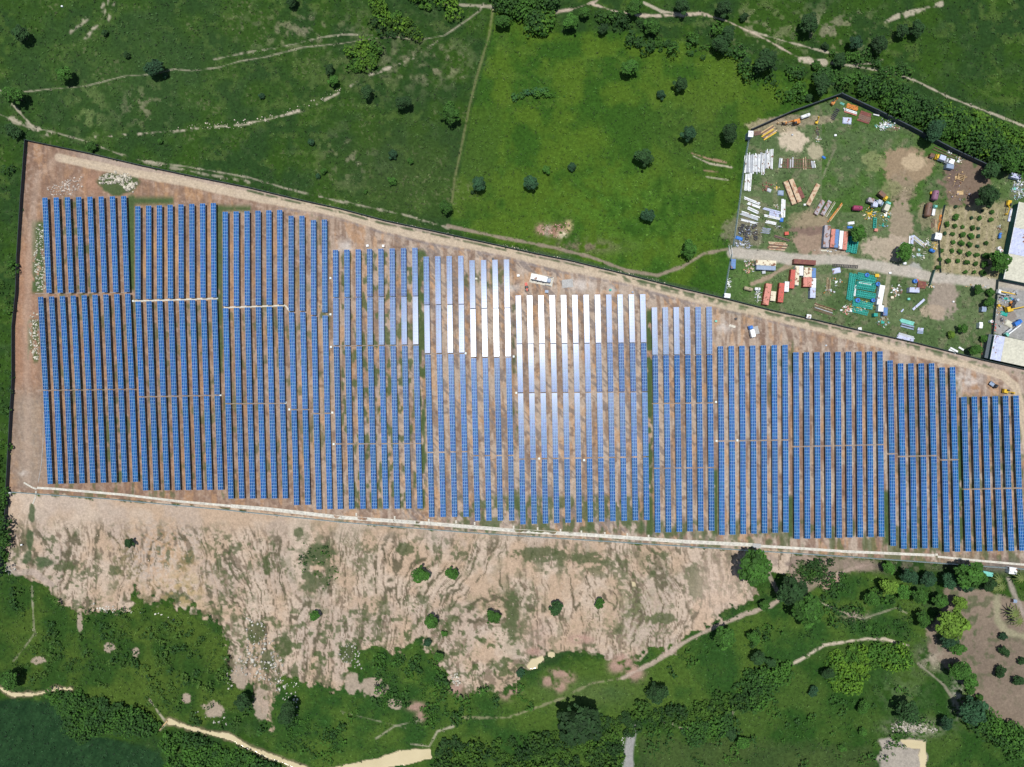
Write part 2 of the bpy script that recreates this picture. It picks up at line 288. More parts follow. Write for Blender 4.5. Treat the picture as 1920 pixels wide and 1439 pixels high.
path([(1722, 1245), (1770, 1285), (1800, 1330), (1860, 1370), (1930, 1410)], 5, .7, .25, 2, (.24, .21, .16))
path([(705, 1385), (740, 1362), (790, 1350)], 2.5, .6, .3); path([(770, 1395), (805, 1400), (820, 1372), (850, 1362)], 3.5, .7, .25); path([(825, 1400), (832, 1430)], 5, .6)
path([(60, 1100), (64, 1190), (45, 1215), (25, 1240)], 2.4, .5, .35, 2); path([(280, 1312), (300, 1340), (312, 1355), (300, 1370)], 2.6, .7, .2)
path([(14, 1060), (30, 1075), (60, 1072), (95, 1095)], 12, .8, 0, 3, (.34, .27, .22), SOIL)
path([(640, 1335), (760, 1365)], 2, .4, .4)
lay2(line([(1186, 1364), (1180, 1400), (1178, 1450), (1178, 1490)], 17, 2, 2), (.30, .29, .27), (.22, .215, .205), n_fine, .95, GRAVEL)

# depot ground
DEPOT = [(1360, 556), (1373, 465), (1407, 246), (1573, 183), (1655, 218), (1860, 318), (1964, 330), (1964, 700), (1700, 640), (1447, 583)]
sm = area(DEPOT, 1.5, 1); S3, m3 = sm
lay2(sm, (.060, .100, .034), (.100, .135, .058), sstep(.3, .7, n_mid))
lay((S3, m3*sstep(.55, .68, n_sm[S3])), (.14, .135, .08), .6)
lay((S3, m3*sstep(.40, .62, n_mid[S3])*(PY[S3] < 400)*(PX[S3] > 1540)), (.040, .095, .014), .85)
lay((ALL, gauss(1395, 520, 40, 45)), (.055, .125, .020), .7)
def dpatch(cx, cy, rx, ry, col, k=.9, cls=None):
    f = sstep(.36, .58, gauss(cx, cy, rx*1.05, ry*1.05)*(.12+1.1*n_sm+.75*n_fine)); lay((ALL, f), col, k)
    if cls is not None: CLS[f > .5] = cls
dpatch(1486, 264, 30, 22, (.46, .38, .28), .9, SOIL); dpatch(1528, 284, 16, 16, (.36, .31, .21), .8, SOIL)
dpatch(1698, 312, 52, 34, (.26, .185, .12), .9, SOIL); dpatch(1715, 305, 24, 16, (.40, .31, .20), .8); dpatch(1690, 355, 26, 34, (.22, .17, .115), .8)
dpatch(1808, 345, 46, 50, (.165, .115, .085), .95, SOIL); dpatch(1790, 330, 16, 22, (.12, .085, .07), .8)
dpatch(1638, 304, 24, 22, (.16, .18, .075), .8); dpatch(1668, 356, 22, 18, (.17, .18, .08), .7)
dpatch(1520, 440, 36, 44, (.27, .19, .14), .9, SOIL); dpatch(1515, 432, 34, 10, (.15, .10, .08), .8); dpatch(1510, 412, 40, 18, (.22, .19, .11), .6)
dpatch(1690, 425, 24, 60, (.27, .21, .15), .85, SOIL); dpatch(1665, 465, 50, 26, (.34, .275, .205), .9, SOIL); dpatch(1738, 405, 20, 26, (.23, .19, .12), .6)
dpatch(1770, 560, 30, 44, (.28, .22, .18), .85, SOIL); dpatch(1752, 585, 28, 14, (.32, .25, .18), .8); dpatch(1565, 470, 30, 12, (.33, .26, .2), .8)
dpatch(1450, 236, 50, 14, (.30, .24, .16), .7); dpatch(1500, 225, 70, 10, (.27, .21, .15), .6); dpatch(1715, 505, 15, 12, (.30, .29, .26), .9, GRAVEL); dpatch(1395, 438, 40, 36, (.17, .145, .105), .6)
lay2(area([(1752, 392), (1880, 380), (1905, 400), (1885, 525), (1750, 512)], 4, 5), (.22, .19, .10), (.30, .25, .15), n_sm, .9)
for k in range(9):
    x = 1764+k*14.5; lay(line([(x+4, 395), (x-9, 515)], 4, 2, 2, .3), (.36, .29, .20), .55)
path([(1410, 533), (1440, 520), (1480, 498), (1500, 484)], 9, .85, .1, 3, (.30, .22, .16), PATH)
path([(1565, 280), (1552, 310), (1542, 335)], 3.5, .6, .1, 1, (.22, .2, .14))
path([(1668, 500), (1664, 530), (1655, 600)], 8, .7, .2, 2, (.32, .28, .2), PATH)
YR = [(1374, 474), (1440, 480), (1500, 488), (1560, 487), (1640, 499), (1700, 510), (1745, 520), (1800, 525), (1870, 534), (1970, 552)]
lay2(line(YR, 20, 3, 3), (.34, .31, .26), (.41, .36, .30), n_sm, .95, YROAD)
lay2(area([(1875, 540), (1964, 548), (1964, 650), (1862, 625), (1866, 570)], 2, 3), (.24, .235, .225), (.31, .30, .285), n_sm, .95, GRAVEL)
dpatch(1885, 590, 20, 22, (.20, .16, .13), .7)
lay((ALL, gauss(1880, 450, 12, 70)*.7), (.11, .13, .05))

# debris patch in the mid field
for cx, cy, rx, ry, c in [(1015, 430, 9, 8, (.33, .2, .15)), (1028, 433, 7, 8, (.36, .3, .24)), (1045, 433, 12, 10, (.28, .15, .11)), (1054, 440, 7, 6, (.52, .45, .30)), (1066, 424, 6, 9, (.42, .33, .17))]:
    lay((ALL, np.clip(gauss(cx, cy, rx, ry)*1.6, 0, 1)*sstep(.3, .5, n_fine)), c, .9)
# water
muddy = (.50, .41, .26)
def water(pts, closed, w=8, wb=2):
    lay(area(pts, 2, wb+3, 12) if closed else line(pts, w+5, 2.5, wb+3, .25), (.16, .125, .075), .75)
    sm = area(pts, 1, wb, 10) if closed else line(pts, w*.85, 1, wb+1.2)
    lay(sm, muddy, 1, WATER); s, m = sm; Z[s] = Z[s]-m*.35
STREAMS = [([(318, 1353), (377, 1371), (433, 1382), (467, 1402), (517, 1422), (557, 1437), (600, 1452)], 9), ([(-44, 1280), (0, 1290), (20, 1302), (67, 1302), (107, 1290), (131, 1292)], 5)]
for p_, w_ in STREAMS: water(p_, False, w_, 2)
water([(600, 1445), (640, 1436), (707, 1422), (750, 1407), (807, 1404), (808, 1421), (767, 1431), (723, 1440), (680, 1452)], True, wb=2)
water([(987, 1249), (997, 1236), (1017, 1230), (1019, 1239), (1009, 1243), (1007, 1253), (993, 1256)], True, wb=.5)
water([(1028, 1222), (1038, 1222), (1041, 1229), (1034, 1233), (1027, 1230)], True, wb=.5)
water([(1184, 1090), (1190, 1092), (1191, 1099), (1185, 1100)], True, wb=.3)
water([(1687, 1387), (1735, 1389), (1736, 1450), (1727, 1450), (1722, 1416), (1727, 1404), (1700, 1402)], True, wb=1)

# fine relief: rills, hummocks
rough = np.where(CLS == GRASS, .22, .08)
Z = Z+(n_sm-.5)*rough*1.6
f = np.zeros_like(Z); f[S2] = m2*amp[S2]
Z -= f*(sstep(.72, .96, r1)*.55+sstep(.65, .95, r2)*.42)
Z[CLS == WATER] = np.round(Z[CLS == WATER]*0-.35, 3)
C *= (1+(n_fine-.5)*.16*(CLS != WATER)+(n_sm-.5)*.22*(CLS == GRASS))[..., None]
C = np.clip(C, .004, .9)

# ------------------------------------------------------------------ materials
MATS = {}
def nodes_of(name):
    m = bpy.data.materials.new(name); m.use_nodes = True
    n = m.node_tree; b = n.nodes['Principled BSDF']; return m, n, b
def mat(name, col, rough=.6, metal=0, var=.18, scale=1.5, spec=.4, rust=None, rust_amt=.5, rust_scale=1.2, bump=0):
    if name in MATS: return MATS[name]
    m, n, b = nodes_of(name); L = n.links
    tc = n.nodes.new('ShaderNodeTexCoord'); nz = n.nodes.new('ShaderNodeTexNoise'); nz.inputs['Scale'].default_value = scale; nz.inputs['Detail'].default_value = 5
    oi = n.nodes.new('ShaderNodeObjectInfo')
    L.new(tc.outputs['Object'], nz.inputs['Vector'])
    mr = n.nodes.new('ShaderNodeMapRange'); mr.inputs['From Min'].default_value = .3; mr.inputs['From Max'].default_value = .7
    mr.inputs['To Min'].default_value = 1-var; mr.inputs['To Max'].default_value = 1+var; L.new(nz.outputs['Fac'], mr.inputs['Value'])
    hs = n.nodes.new('ShaderNodeHueSaturation'); hs.inputs['Color'].default_value = (*col, 1); L.new(mr.outputs[0], hs.inputs['Value'])
    out = hs.outputs[0]
    if rust:
        n2 = n.nodes.new('ShaderNodeTexNoise'); n2.inputs['Scale'].default_value = rust_scale; n2.inputs['Detail'].default_value = 6
        va = n.nodes.new('ShaderNodeVectorMath'); va.operation = 'ADD'
        cx = n.nodes.new('ShaderNodeCombineXYZ'); ml = n.nodes.new('ShaderNodeMath'); ml.operation = 'MULTIPLY'; ml.inputs[1].default_value = 50
        L.new(oi.outputs['Random'], ml.inputs[0]); L.new(ml.outputs[0], cx.inputs[0]); L.new(tc.outputs['Object'], va.inputs[0]); L.new(cx.outputs[0], va.inputs[1]); L.new(va.outputs[0], n2.inputs['Vector'])
        m2_ = n.nodes.new('ShaderNodeMapRange'); m2_.inputs['From Min'].default_value = .62-rust_amt*.3; m2_.inputs['From Max'].default_value = .70-rust_amt*.25
        L.new(n2.outputs['Fac'], m2_.inputs['Value']); mx = n.nodes.new('ShaderNodeMix'); mx.data_type = 'RGBA'
        L.new(m2_.outputs[0], mx.inputs['Factor']); L.new(out, mx.inputs['A']); mx.inputs['B'].default_value = (*rust, 1); out = mx.outputs['Result']
    L.new(out, b.inputs['Base Color'])
    b.inputs['Roughness'].default_value = rough; b.inputs['Metallic'].default_value = metal; b.inputs['Specular IOR Level'].default_value = spec
    if bump:
        bp = n.nodes.new('ShaderNodeBump'); bp.inputs['Strength'].default_value = bump; bp.inputs['Distance'].default_value = .1; L.new(nz.outputs['Fac'], bp.inputs['Height']); L.new(bp.outputs[0], b.inputs['Normal'])
    MATS[name] = m; return m

def ground_mat(name='grass_cover', lo=.58, hi=1.42, bump=.7):
    m, n, b = nodes_of(name); L = n.links
    at = n.nodes.new('ShaderNodeAttribute'); at.attribute_name = 'Col'
    tc = n.nodes.new('ShaderNodeTexCoord')
    a = n.nodes.new('ShaderNodeTexNoise'); a.inputs['Scale'].default_value = .55; a.inputs['Detail'].default_value = 8; a.inputs['Roughness'].default_value = .75
    c = n.nodes.new('ShaderNodeTexVoronoi'); c.inputs['Scale'].default_value = 1.1; c.feature = 'F1'
    L.new(tc.outputs['Object'], a.inputs['Vector']); L.new(tc.outputs['Object'], c.inputs['Vector'])
    r1_ = n.nodes.new('ShaderNodeMapRange'); r1_.inputs['From Min'].default_value = .3; r1_.inputs['From Max'].default_value = .7; r1_.inputs['To Min'].default_value = lo; r1_.inputs['To Max'].default_value = hi
    L.new(a.outputs['Fac'], r1_.inputs['Value'])
    r2_ = n.nodes.new('ShaderNodeMapRange'); r2_.inputs['To Min'].default_value = 1.12; r2_.inputs['To Max'].default_value = .86
    L.new(c.outputs['Distance'], r2_.inputs['Value'])
    mu = n.nodes.new('ShaderNodeMath'); mu.operation = 'MULTIPLY'; L.new(r1_.outputs[0], mu.inputs[0]); L.new(r2_.outputs[0], mu.inputs[1])
    vm = n.nodes.new('ShaderNodeVectorMath'); vm.operation = 'SCALE'; L.new(at.outputs['Color'], vm.inputs[0]); L.new(mu.outputs[0], vm.inputs['Scale'])
    L.new(vm.outputs[0], b.inputs['Base Color']); b.inputs['Roughness'].default_value = .95; b.inputs['Specular IOR Level'].default_value = .1
    bp = n.nodes.new('ShaderNodeBump'); bp.inputs['Strength'].default_value = bump; bp.inputs['Distance'].default_value = .25; L.new(a.outputs['Fac'], bp.inputs['Height']); L.new(bp.outputs[0], b.inputs['Normal'])
    return m
GM = ground_mat(); GS = ground_mat('bare_earth', .80, 1.20, .3)
def water_mat():
    m, n, b = nodes_of('muddy_water'); L = n.links
    nz = n.nodes.new('ShaderNodeTexNoise'); nz.inputs['Scale'].default_value = .12; nz.inputs['Detail'].default_value = 4
    cr = n.nodes.new('ShaderNodeValToRGB'); cr.color_ramp.elements[0].color = (.43, .355, .205, 1); cr.color_ramp.elements[1].color = (.56, .475, .30, 1)
    tc = n.nodes.new('ShaderNodeTexCoord'); L.new(tc.outputs['Object'], nz.inputs['Vector']); L.new(nz.outputs['Fac'], cr.inputs[0]); L.new(cr.outputs[0], b.inputs['Base Color'])
    b.inputs['Roughness'].default_value = .12; b.inputs['IOR'].default_value = 1.33
    n3 = n.nodes.new('ShaderNodeTexNoise'); n3.inputs['Scale'].default_value = 2; bp = n.nodes.new('ShaderNodeBump'); bp.inputs['Strength'].default_value = .15; L.new(n3.outputs['Fac'], bp.inputs['Height']); L.new(bp.outputs[0], b.inputs['Normal'])
    return m
WM = water_mat()
def leaf_mat(name, col):
    m, n, b = nodes_of(name); L = n.links
    at = n.nodes.new('ShaderNodeAttribute'); at.attribute_name = 'Col'; oi = n.nodes.new('ShaderNodeObjectInfo')
    mr = n.nodes.new('ShaderNodeMapRange'); mr.inputs['To Min'].default_value = .8; mr.inputs['To Max'].default_value = 1.25; L.new(oi.outputs['Random'], mr.inputs['Value'])
    vm = n.nodes.new('ShaderNodeVectorMath'); vm.operation = 'SCALE'; L.new(at.outputs['Color'], vm.inputs[0]); L.new(mr.outputs[0], vm.inputs['Scale'])
    v2 = n.nodes.new('ShaderNodeVectorMath'); v2.operation = 'MULTIPLY'; L.new(vm.outputs[0], v2.inputs[0]); v2.inputs[1].default_value = col
    L.new(v2.outputs[0], b.inputs['Base Color']); b.inputs['Roughness'].default_value = .75; b.inputs['Specular IOR Level'].default_value = .2
    return m
LEAF = {'dark': leaf_mat('leaf_dark', (.018, .048, .012)), 'mid': leaf_mat('leaf_mid', (.034, .095, .012)), 'yellow': leaf_mat('leaf_yellow', (.080, .145, .016)), 'blue': leaf_mat('leaf_bluish', (.019, .056, .022)), 'white': leaf_mat('leaf_given', (1, 1, 1))}

def glass_mat():
    m, n, b = nodes_of('solar_glass'); L = n.links
    at = n.nodes.new('ShaderNodeAttribute'); at.attribute_name = 'Col'; oi = n.nodes.new('ShaderNodeObjectInfo')
    mr = n.nodes.new('ShaderNodeMapRange'); mr.inputs['To Min'].default_value = .85; mr.inputs['To Max'].default_value = 1.15; L.new(oi.outputs['Random'], mr.inputs['Value'])
    vm = n.nodes.new('ShaderNodeVectorMath'); vm.operation = 'SCALE'; L.new(at.outputs['Color'], vm.inputs[0]); L.new(mr.outputs[0], vm.inputs['Scale'])
    L.new(vm.outputs[0], b.inputs['Base Color']); b.inputs['Roughness'].default_value = .25; b.inputs['Specular IOR Level'].default_value = .46
    return m
SG = glass_mat()
ALU = mat('aluminium_frame', (.30, .48, .70), .45, .0, .08)
STEEL = mat('galvanised_steel', (.30, .31, .32), .5, .3, .15)

# ------------------------------------------------------------------ mesh builders
def obj(name, mesh, parent=None, loc=None, rz=0):
    o = bpy.data.objects.new(name, mesh); COL.objects.link(o)
    if parent is not None: o.parent = parent
    if loc is not None: o.location = loc
    if rz: o.rotation_euler = (0, 0, rz)
    return o
def tag(o, label=None, cat=None, group=None, kind=None):
    if label: o['label'] = label
    if cat: o['category'] = cat
    if group: o['group'] = group
    if kind: o['kind'] = kind
    return o
def thing(name, label, cat, loc=(0, 0, 0), rz=0, group=None):
    o = bpy.data.objects.new(name, None); COL.objects.link(o); o.location = loc; o.rotation_euler = (0, 0, rz)
    o.empty_display_size = .5
    return tag(o, label, cat, group)
def npmesh(name, V, F, mats, col=None, midx=None, smooth=False):
    me = bpy.data.meshes.new(name); V = np.asarray(V, np.float32); F = np.asarray(F, np.int32); k = F.shape[1]
    me.vertices.add(len(V)); me.vertices.foreach_set('co', V.ravel())
    me.loops.add(F.size); me.loops.foreach_set('vertex_index', F.ravel())
    me.polygons.add(len(F)); me.polygons.foreach_set('loop_start', np.arange(len(F), dtype=np.int32)*k)
    if midx is not None: me.polygons.foreach_set('material_index', np.asarray(midx, np.int32))
    me.polygons.foreach_set('use_smooth', np.full(len(F), smooth))
    for m in (mats if isinstance(mats, (list, tuple)) else [mats]): me.materials.append(m)
    me.update(calc_edges=True)
    if col is not None:
        a = me.attributes.new('Col', 'FLOAT_COLOR', 'POINT'); c4 = np.ones((len(V), 4), np.float32); c4[:, :3] = col; a.data.foreach_set('color', c4.ravel())
    return me
class MB:
    """collects boxes, cylinders and prisms, then makes one mesh"""
    def __init__(s): s.v = []; s.f = []; s.mi = []; s.cur = 0
    def quadbox(s, pts):
        b = len(s.v); s.v += pts
        for f in ((0, 3, 2, 1), (4, 5, 6, 7), (0, 1, 5, 4), (1, 2, 6, 5), (2, 3, 7, 6), (3, 0, 4, 7)): s.f.append(tuple(b+i for i in f)); s.mi.append(s.cur)
    def box(s, cx, cy, z0, lx, ly, h, rz=0, taper=1.0, tilt=0):
        ca, sa = math.cos(rz), math.sin(rz); p = []
        for z, k in ((z0, 1), (z0+h, taper)):
            for x, y in ((-1, -1), (1, -1), (1, 1), (-1, 1)):
                X, Y = x*lx/2*k, y*ly/2*k; p.append((cx+X*ca-Y*sa, cy+X*sa+Y*ca, z+tilt*X))
        s.quadbox(p); return s
    def rod(s, a, b, r, n=6, r2=None):
        a = Vector(a); b = Vector(b); d = (b-a).normalized(); u = d.orthogonal().normalized(); w = d.cross(u); base = len(s.v)
        for q, rr in ((a, r), (b, r2 if r2 is not None else r)):
            for i in range(n):
                t = 2*math.pi*i/n; s.v.append(tuple(q+(u*math.cos(t)+w*math.sin(t))*rr))
        for i in range(n): j = (i+1) % n; s.f.append((base+i, base+j, base+n+j, base+n+i)); s.mi.append(s.cur)
        s.f.append(tuple(base+n-1-i for i in range(n))); s.mi.append(s.cur); s.f.append(tuple(base+n+i for i in range(n))); s.mi.append(s.cur); return s
    def tank(s, L, r, zc, n=14):
        prof = [(-L/2, 0), (-L/2+.04*r, .5*r), (-L/2+.2*r, .85*r), (-L/2+.5*r, r), (L/2-.5*r, r), (L/2-.2*r, .85*r), (L/2-.04*r, .5*r), (L/2, 0)]
        base = len(s.v)
        for x, q in prof:
            for i in range(n): t = 2*math.pi*i/n; s.v.append((x, math.cos(t)*max(q, .01), zc+math.sin(t)*max(q, .01)))
        for k in range(len(prof)-1):
            for i in range(n): j = (i+1) % n; s.f.append((base+k*n+i, base+(k+1)*n+i, base+(k+1)*n+j, base+k*n+j)); s.mi.append(s.cur)
        return s
    def roof(s, L, Wd, z0, z1, ov=.15, th=.08):
        for sg in (-1, 1):
            p = []
            for dz in (-th, 0):
                p += [(-L/2-ov, 0, z1+dz), (L/2+ov, 0, z1+dz), (L/2+ov, sg*(Wd/2+ov), z0+dz), (-L/2-ov, sg*(Wd/2+ov), z0+dz)]
            s.quadbox(p)
        return s
    def mesh(s, name, mats):
        me = bpy.data.meshes.new(name); me.from_pydata(s.v, [], s.f)
        ml = mats if isinstance(mats, (list, tuple)) else [mats]
        for m in ml: me.materials.append(m)
        if len(ml) > 1: me.polygons.foreach_set('material_index', s.mi)
        me.update(); return me
    def part(s, name, parent, mats, label=None, kind=None):
        o = obj(name, s.mesh(name, mats), parent); tag(o, label, None, None, kind); return o
    def solo(s, name, mats, label, cat, loc, rz=0, group=None, kind=None):
        o = obj(name, s.mesh(name, mats), None, loc, rz); return tag(o, label, cat, group, kind)
def A(deg): return math.radians(-deg)       # angle in the photo (clockwise) -> rotation about z

# ------------------------------------------------------------------ ground objects: one sheet cut along the surface borders
VX = (PX-960)*M; VY = (719.5-PY)*M
fz = (H-Z)/H
Vall = np.stack([VX*fz, VY*fz, Z], -1).reshape(-1, 3)
idx = np.arange(NX*NY).reshape(NY, NX)
Fall = np.stack([idx[:-1, :-1], idx[1:, :-1], idx[1:, 1:], idx[:-1, 1:]], -1).reshape(-1, 4)
fc = CLS[:-1, :-1].reshape(-1)
Call = C.reshape(-1, 3)
for cls, nm in ((GRASS, 'grassland'), (SOIL, 'bare_soil'), (ROAD, 'dirt_road'), (PATH, 'footpath'), (WATER, 'muddy_stream'), (YROAD, 'yard_road'), (GRAVEL, 'gravel')):
    F = Fall[fc == cls]
    if not len(F): continue
    uq, inv = np.unique(F, return_inverse=True)
    me = npmesh(nm, Vall[uq], inv.reshape(F.shape), WM if cls == WATER else (GM if cls == GRASS else GS), Call[uq], smooth=True)
    tag(obj(nm, me), kind='structure')
# far country round the surveyed sheet, out to the horizon
a0, b0, a1, b1 = gx[0]+4, gy[0]+4, gx[-1]-4, gy[-1]-4
ringx = [-30000, -6000, -1500, -400, a0, a0+1, 300, 600, 960, 1300, 1600, a1-1, a1, 2300, 3400, 8000, 32000]; ringy = [-30000, -6000, -1500, -400, b0, b0+1, 250, 500, 720, 950, 1200, b1-1, b1, 1800, 3000, 7500, 31000]
vv = []; ff = []; cc = []
for j, y in enumerate(ringy):
    for i, x in enumerate(ringx):
        core = a0 < x < a1 and b0 < y < b1; vv.append(((x-960)*M, (719.5-y)*M, -6 if core else -.35))
        k = .5+.5*math.sin(x*.004+y*.003); cc.append(tuple(g_dark*1.25*(1-k)+g_mid*.7*k))
nx = len(ringx)
for j in range(len(ringy)-1):
    for i in range(nx-1):
        if 4 <= i < 12 and 4 <= j < 12: 
            if 5 <= i < 11 and 5 <= j < 11: continue
        ff.append((j*nx+i, (j+1)*nx+i, (j+1)*nx+i+1, j*nx+i+1))
tag(obj('surrounding_ground', npmesh('surrounding_ground', vv, ff, GM, np.array(cc))), kind='structure')

# ------------------------------------------------------------------ solar tables
def ordw(n): return ['first', 'second', 'third', 'fourth', 'fifth', 'sixth', 'seventh', 'eighth', 'ninth', 'tenth', 'eleventh', 'twelfth'][n]
MODL, MODW = 1.84, .985
MESH_T = {}
def table_mesh(n):
    if n in MESH_T: return MESH_T[n]
    V = []; F = []; MI = []; Cc = []; rr = random.Random(n)
    g = .016; fr = .05; th = .04
    for j in range(n):
        for i in range(3):
            x0 = (i-1.5)*MODW+g/2; x1 = x0+MODW-g; y0 = (j-n/2)*MODL+g; y1 = y0+MODL-2*g; b = len(V)
            V += [(x0, y0, 0), (x1, y0, 0), (x1, y1, 0), (x0, y1, 0), (x0+fr, y0+fr, 0), (x1-fr, y0+fr, 0), (x1-fr, y1-fr, 0), (x0+fr, y1-fr, 0), (x0, y0, -th), (x1, y0, -th), (x1, y1, -th), (x0, y1, -th)]
            for q in ((0, 1, 5, 4), (1, 2, 6, 5), (2, 3, 7, 6), (3, 0, 4, 7), (8, 9, 1, 0), (9, 10, 2, 1), (10, 11, 3, 2), (11, 8, 0, 3)): F.append([b+k for k in q]); MI.append(1)
            F.append([b+4, b+5, b+6, b+7]); MI.append(0); F.append([b+11, b+10, b+9, b+8]); MI.append(2)
            t = rr.random(); k = rr.uniform(.8, 1.2); c = (.001*k+.003*t, .076*k-.022*t, .200*k+.03*t); Cc += [c]*12
    me = npmesh('solar_modules', V, F, [SG, ALU, STEEL], np.array(Cc), MI)
    mb = MB(); L = n*MODL
    for x in (-1.0, 1.0): mb.box(x, 0, -.16, .09, L-.3, .1)
    k = max(3, int(L/4.5))
    for q in range(k):
        y = -L/2+1.2+q*(L-2.4)/(k-1); mb.box(0, y, -.28, 2.5, .09, .1)
        for x in (-.8, .8): mb.box(x, y, -2.3, .12, .12, 2.05)
    fm = mb.mesh('support_frame', STEEL)
    MESH_T[n] = (me, fm); return MESH_T[n]
TH = 1.95
def solar_table(x0, y0, x1, y1, label, roll, group):
    za, zb = terz(x0, y0+1), terz(x1, y1-1)
    a = P(x0, y0, TH+za-terz(x0, y0)); b = P(x1, y1, TH+zb-terz(x1, y1))
    d = a-b; L = d.length; n = max(6, round(L/MODL)); me, fm = table_mesh(n)
    c = (a+b)/2; r = thing('solar_table', label, 'solar array', c, 0, group)
    yaw = math.atan2(-d.x, d.y); pitch = math.atan2(d.z, math.hypot(d.x, d.y))
    r.rotation_euler = Euler((pitch, roll, yaw), 'ZYX') if False else Euler((pitch, roll, yaw), 'XYZ')
    r.scale = (1, L/(n*MODL), 1)
    o = obj('solar_modules', me, r); tag(o, kind='stuff'); obj('support_frame', fm, r)
BL = []   # block: rows n, [ (x first,x last, y first,y last) at each level ], gap levels
def block(name, n, tops, levels, sections):
    """tops/levels: (xa, ya, xb, yb) of the first and last row centre; sections are pairs of levels"""
    BL.append((name, n, levels, sections))
LV = dict
blocks = [
 ('the far left block beside the rock strips', 8, [((84, 371), (231.7, 368)), ((92, 549.5), (238, 549)), None]),
]
def rows_of(n, a, b): return [(a[0]+(b[0]-a[0])*i/max(1, n-1), a[1]+(b[1]-a[1])*i/max(1, n-1)) for i in range(n)]
# every entry: description, row count, list of (top line, bottom line, word)
SB = [
 ('far left', 8, [(((84, 371), (231.7, 368)), ((92, 549.5), (238, 548)), 'upper')]),
 ('far left', 9, [(((76, 557), (239, 551)), ((85.5, 731), (247, 729)), 'middle'), (((85.5, 733), (247, 731)), ((94, 908), (254, 904)), 'lower')]),
 ('second', 8, [(((258.3, 387), (400, 381)), ((258.5, 561.5), (401, 558)), 'upper'), (((258.8, 565.5), (401.5, 562)), ((265.5, 743), (407, 740)), 'middle'), (((265.6, 745.5), (407.2, 742.5)), ((273, 920), (413.5, 919)), 'lower')]),
 ('third', 6, [(((422.3, 397.5), (524.3, 394)), ((423, 574.5), (525, 571)), 'upper'), (((423, 578), (525, 574.5)), ((427.5, 756), (529.5, 755.5)), 'middle'), (((427.5, 758.5), (529.6, 757.5)), ((433, 935.5), (535, 935)), 'lower')]),
 ('fourth', 2, [(((545.7, 405), (566, 405)), ((546, 583.5), (567, 583)), 'upper'), (((546.5, 586), (567.5, 585.5)), ((551, 767), (572, 767)), 'middle'), (((551, 769.5), (572, 769)), ((556, 947.5), (577, 947)), 'lower')]),
 ('fifth', 2, [(((587.7, 413), (608.3, 412)), ((588, 591), (609, 586)), 'upper'), (((588.5, 593), (609.5, 592)), ((592.5, 774.5), (613.5, 774)), 'middle'), (((592.5, 777), (613.5, 776.5)), ((598, 955.7), (618.5, 955)), 'lower')]),
 ('sixth', 8, [(((629, 469), (777.7, 465)), ((630, 647.5), (779.5, 646)), 'upper*'), (((630.5, 650), (780, 648.5)), ((634.5, 831.5), (784, 831)), 'middle'), (((634.5, 834), (784.2, 833)), ((638, 955), (787.5, 954)), 'lower')]),
 ('seventh', 4, [(((799, 481.5), (863.7, 480)), ((801.5, 662.5), (866, 661.5)), 'upper*'), (((802, 665), (867, 664)), ((806.5, 847.5), (871, 846)), 'middle'), (((806.5, 850), (871, 848.5)), ((809.5, 970), (874, 969.5)), 'lower')]),
 ('eighth', 4, [(((885, 488.5), (949.5, 487)), ((888, 669.5), (953, 668.5)), 'upper*'), (((888, 672), (953.5, 671)), ((892, 853.5), (957.5, 853)), 'middle'), (((892, 856), (957.5, 855.5)), ((895.5, 977), (959.5, 976.5)), 'lower')]),
 ('ninth', 12, [(((971.7, 554.5), (1205, 552)), ((976, 736), (1209, 734)), 'upper*'), (((976, 738), (1209, 736)), ((978.5, 860), (1211, 855.5)), 'middle'), (((978.5, 862.5), (1211, 858)), ((980.7, 983.5), (1212.7, 975.5)), 'lower')]),
 ('tenth', 6, [(((1227, 576.7), (1329.4, 575.5)), ((1230, 755.5), (1332, 754.5)), 'upper*'), (((1230, 758), (1332, 757)), ((1232, 877.5), (1333.5, 876)), 'middle'), (((1232, 879.5), (1333.5, 878)), ((1233.5, 999), (1334.5, 995.5)), 'lower')]),
 ('eleventh', 7, [(((1351, 649.5), (1472, 647)), ((1353, 826), (1473, 824)), 'upper'), (((1353, 828.5), (1473, 826.5)), ((1354, 1003.6), (1473.7, 998.7)), 'lower')]),
 ('twelfth', 9, [(((1492.5, 661), (1650, 659)), ((1493.5, 836.5), (1651.5, 833)), 'upper'), (((1493.5, 839), (1651.5, 835)), ((1494.5, 1011), (1653, 1007)), 'lower')]),
 ('fourth from the right', 1, [(((1669, 676), (1669, 676)), ((1672.5, 850), (1672.5, 850)), 'upper'), (((1672.5, 852.5), (1672.5, 852.5)), ((1675, 1024), (1675, 1024)), 'lower')]),
 ('third from the right', 4, [(((1688.6, 681.7), (1746.7, 681.5)), ((1692.5, 855), (1751, 853.5)), 'upper'), (((1692.5, 857.5), (1751, 856)), ((1695, 1029.5), (1754, 1028)), 'lower')]),
 ('second from the right', 2, [(((1766.6, 689), (1786, 688.5)), ((1771.5, 861.5), (1791, 861)), 'upper'), (((1771.5, 864), (1791, 863.5)), ((1775.6, 1035.5), (1795.5, 1035)), 'lower')]),
 ('far right', 6, [(((1807.5, 744.5), (1905, 742)), ((1812.5, 916.5), (1911, 914.5)), 'upper'), (((1812.5, 919), (1911, 917)), ((1816, 1034.5), (1917, 1033)), 'lower')]),
]
def halved(secs):
    out = []
    for top, bot, w in secs:
        if w.endswith('*'):
            mid = [tuple((a+b)/2 for a, b in zip(t_, b_)) for t_, b_ in zip(top, bot)]
            out += [(top, tuple((x, y-.7) for x, y in mid), 'topmost'), (tuple((x, y+.7) for x, y in mid), bot, 'second')]
        else: out.append((top, bot, {'middle': 'third'}.get(w, w) if any(q[2].endswith('*') for q in secs) else w))
    return out
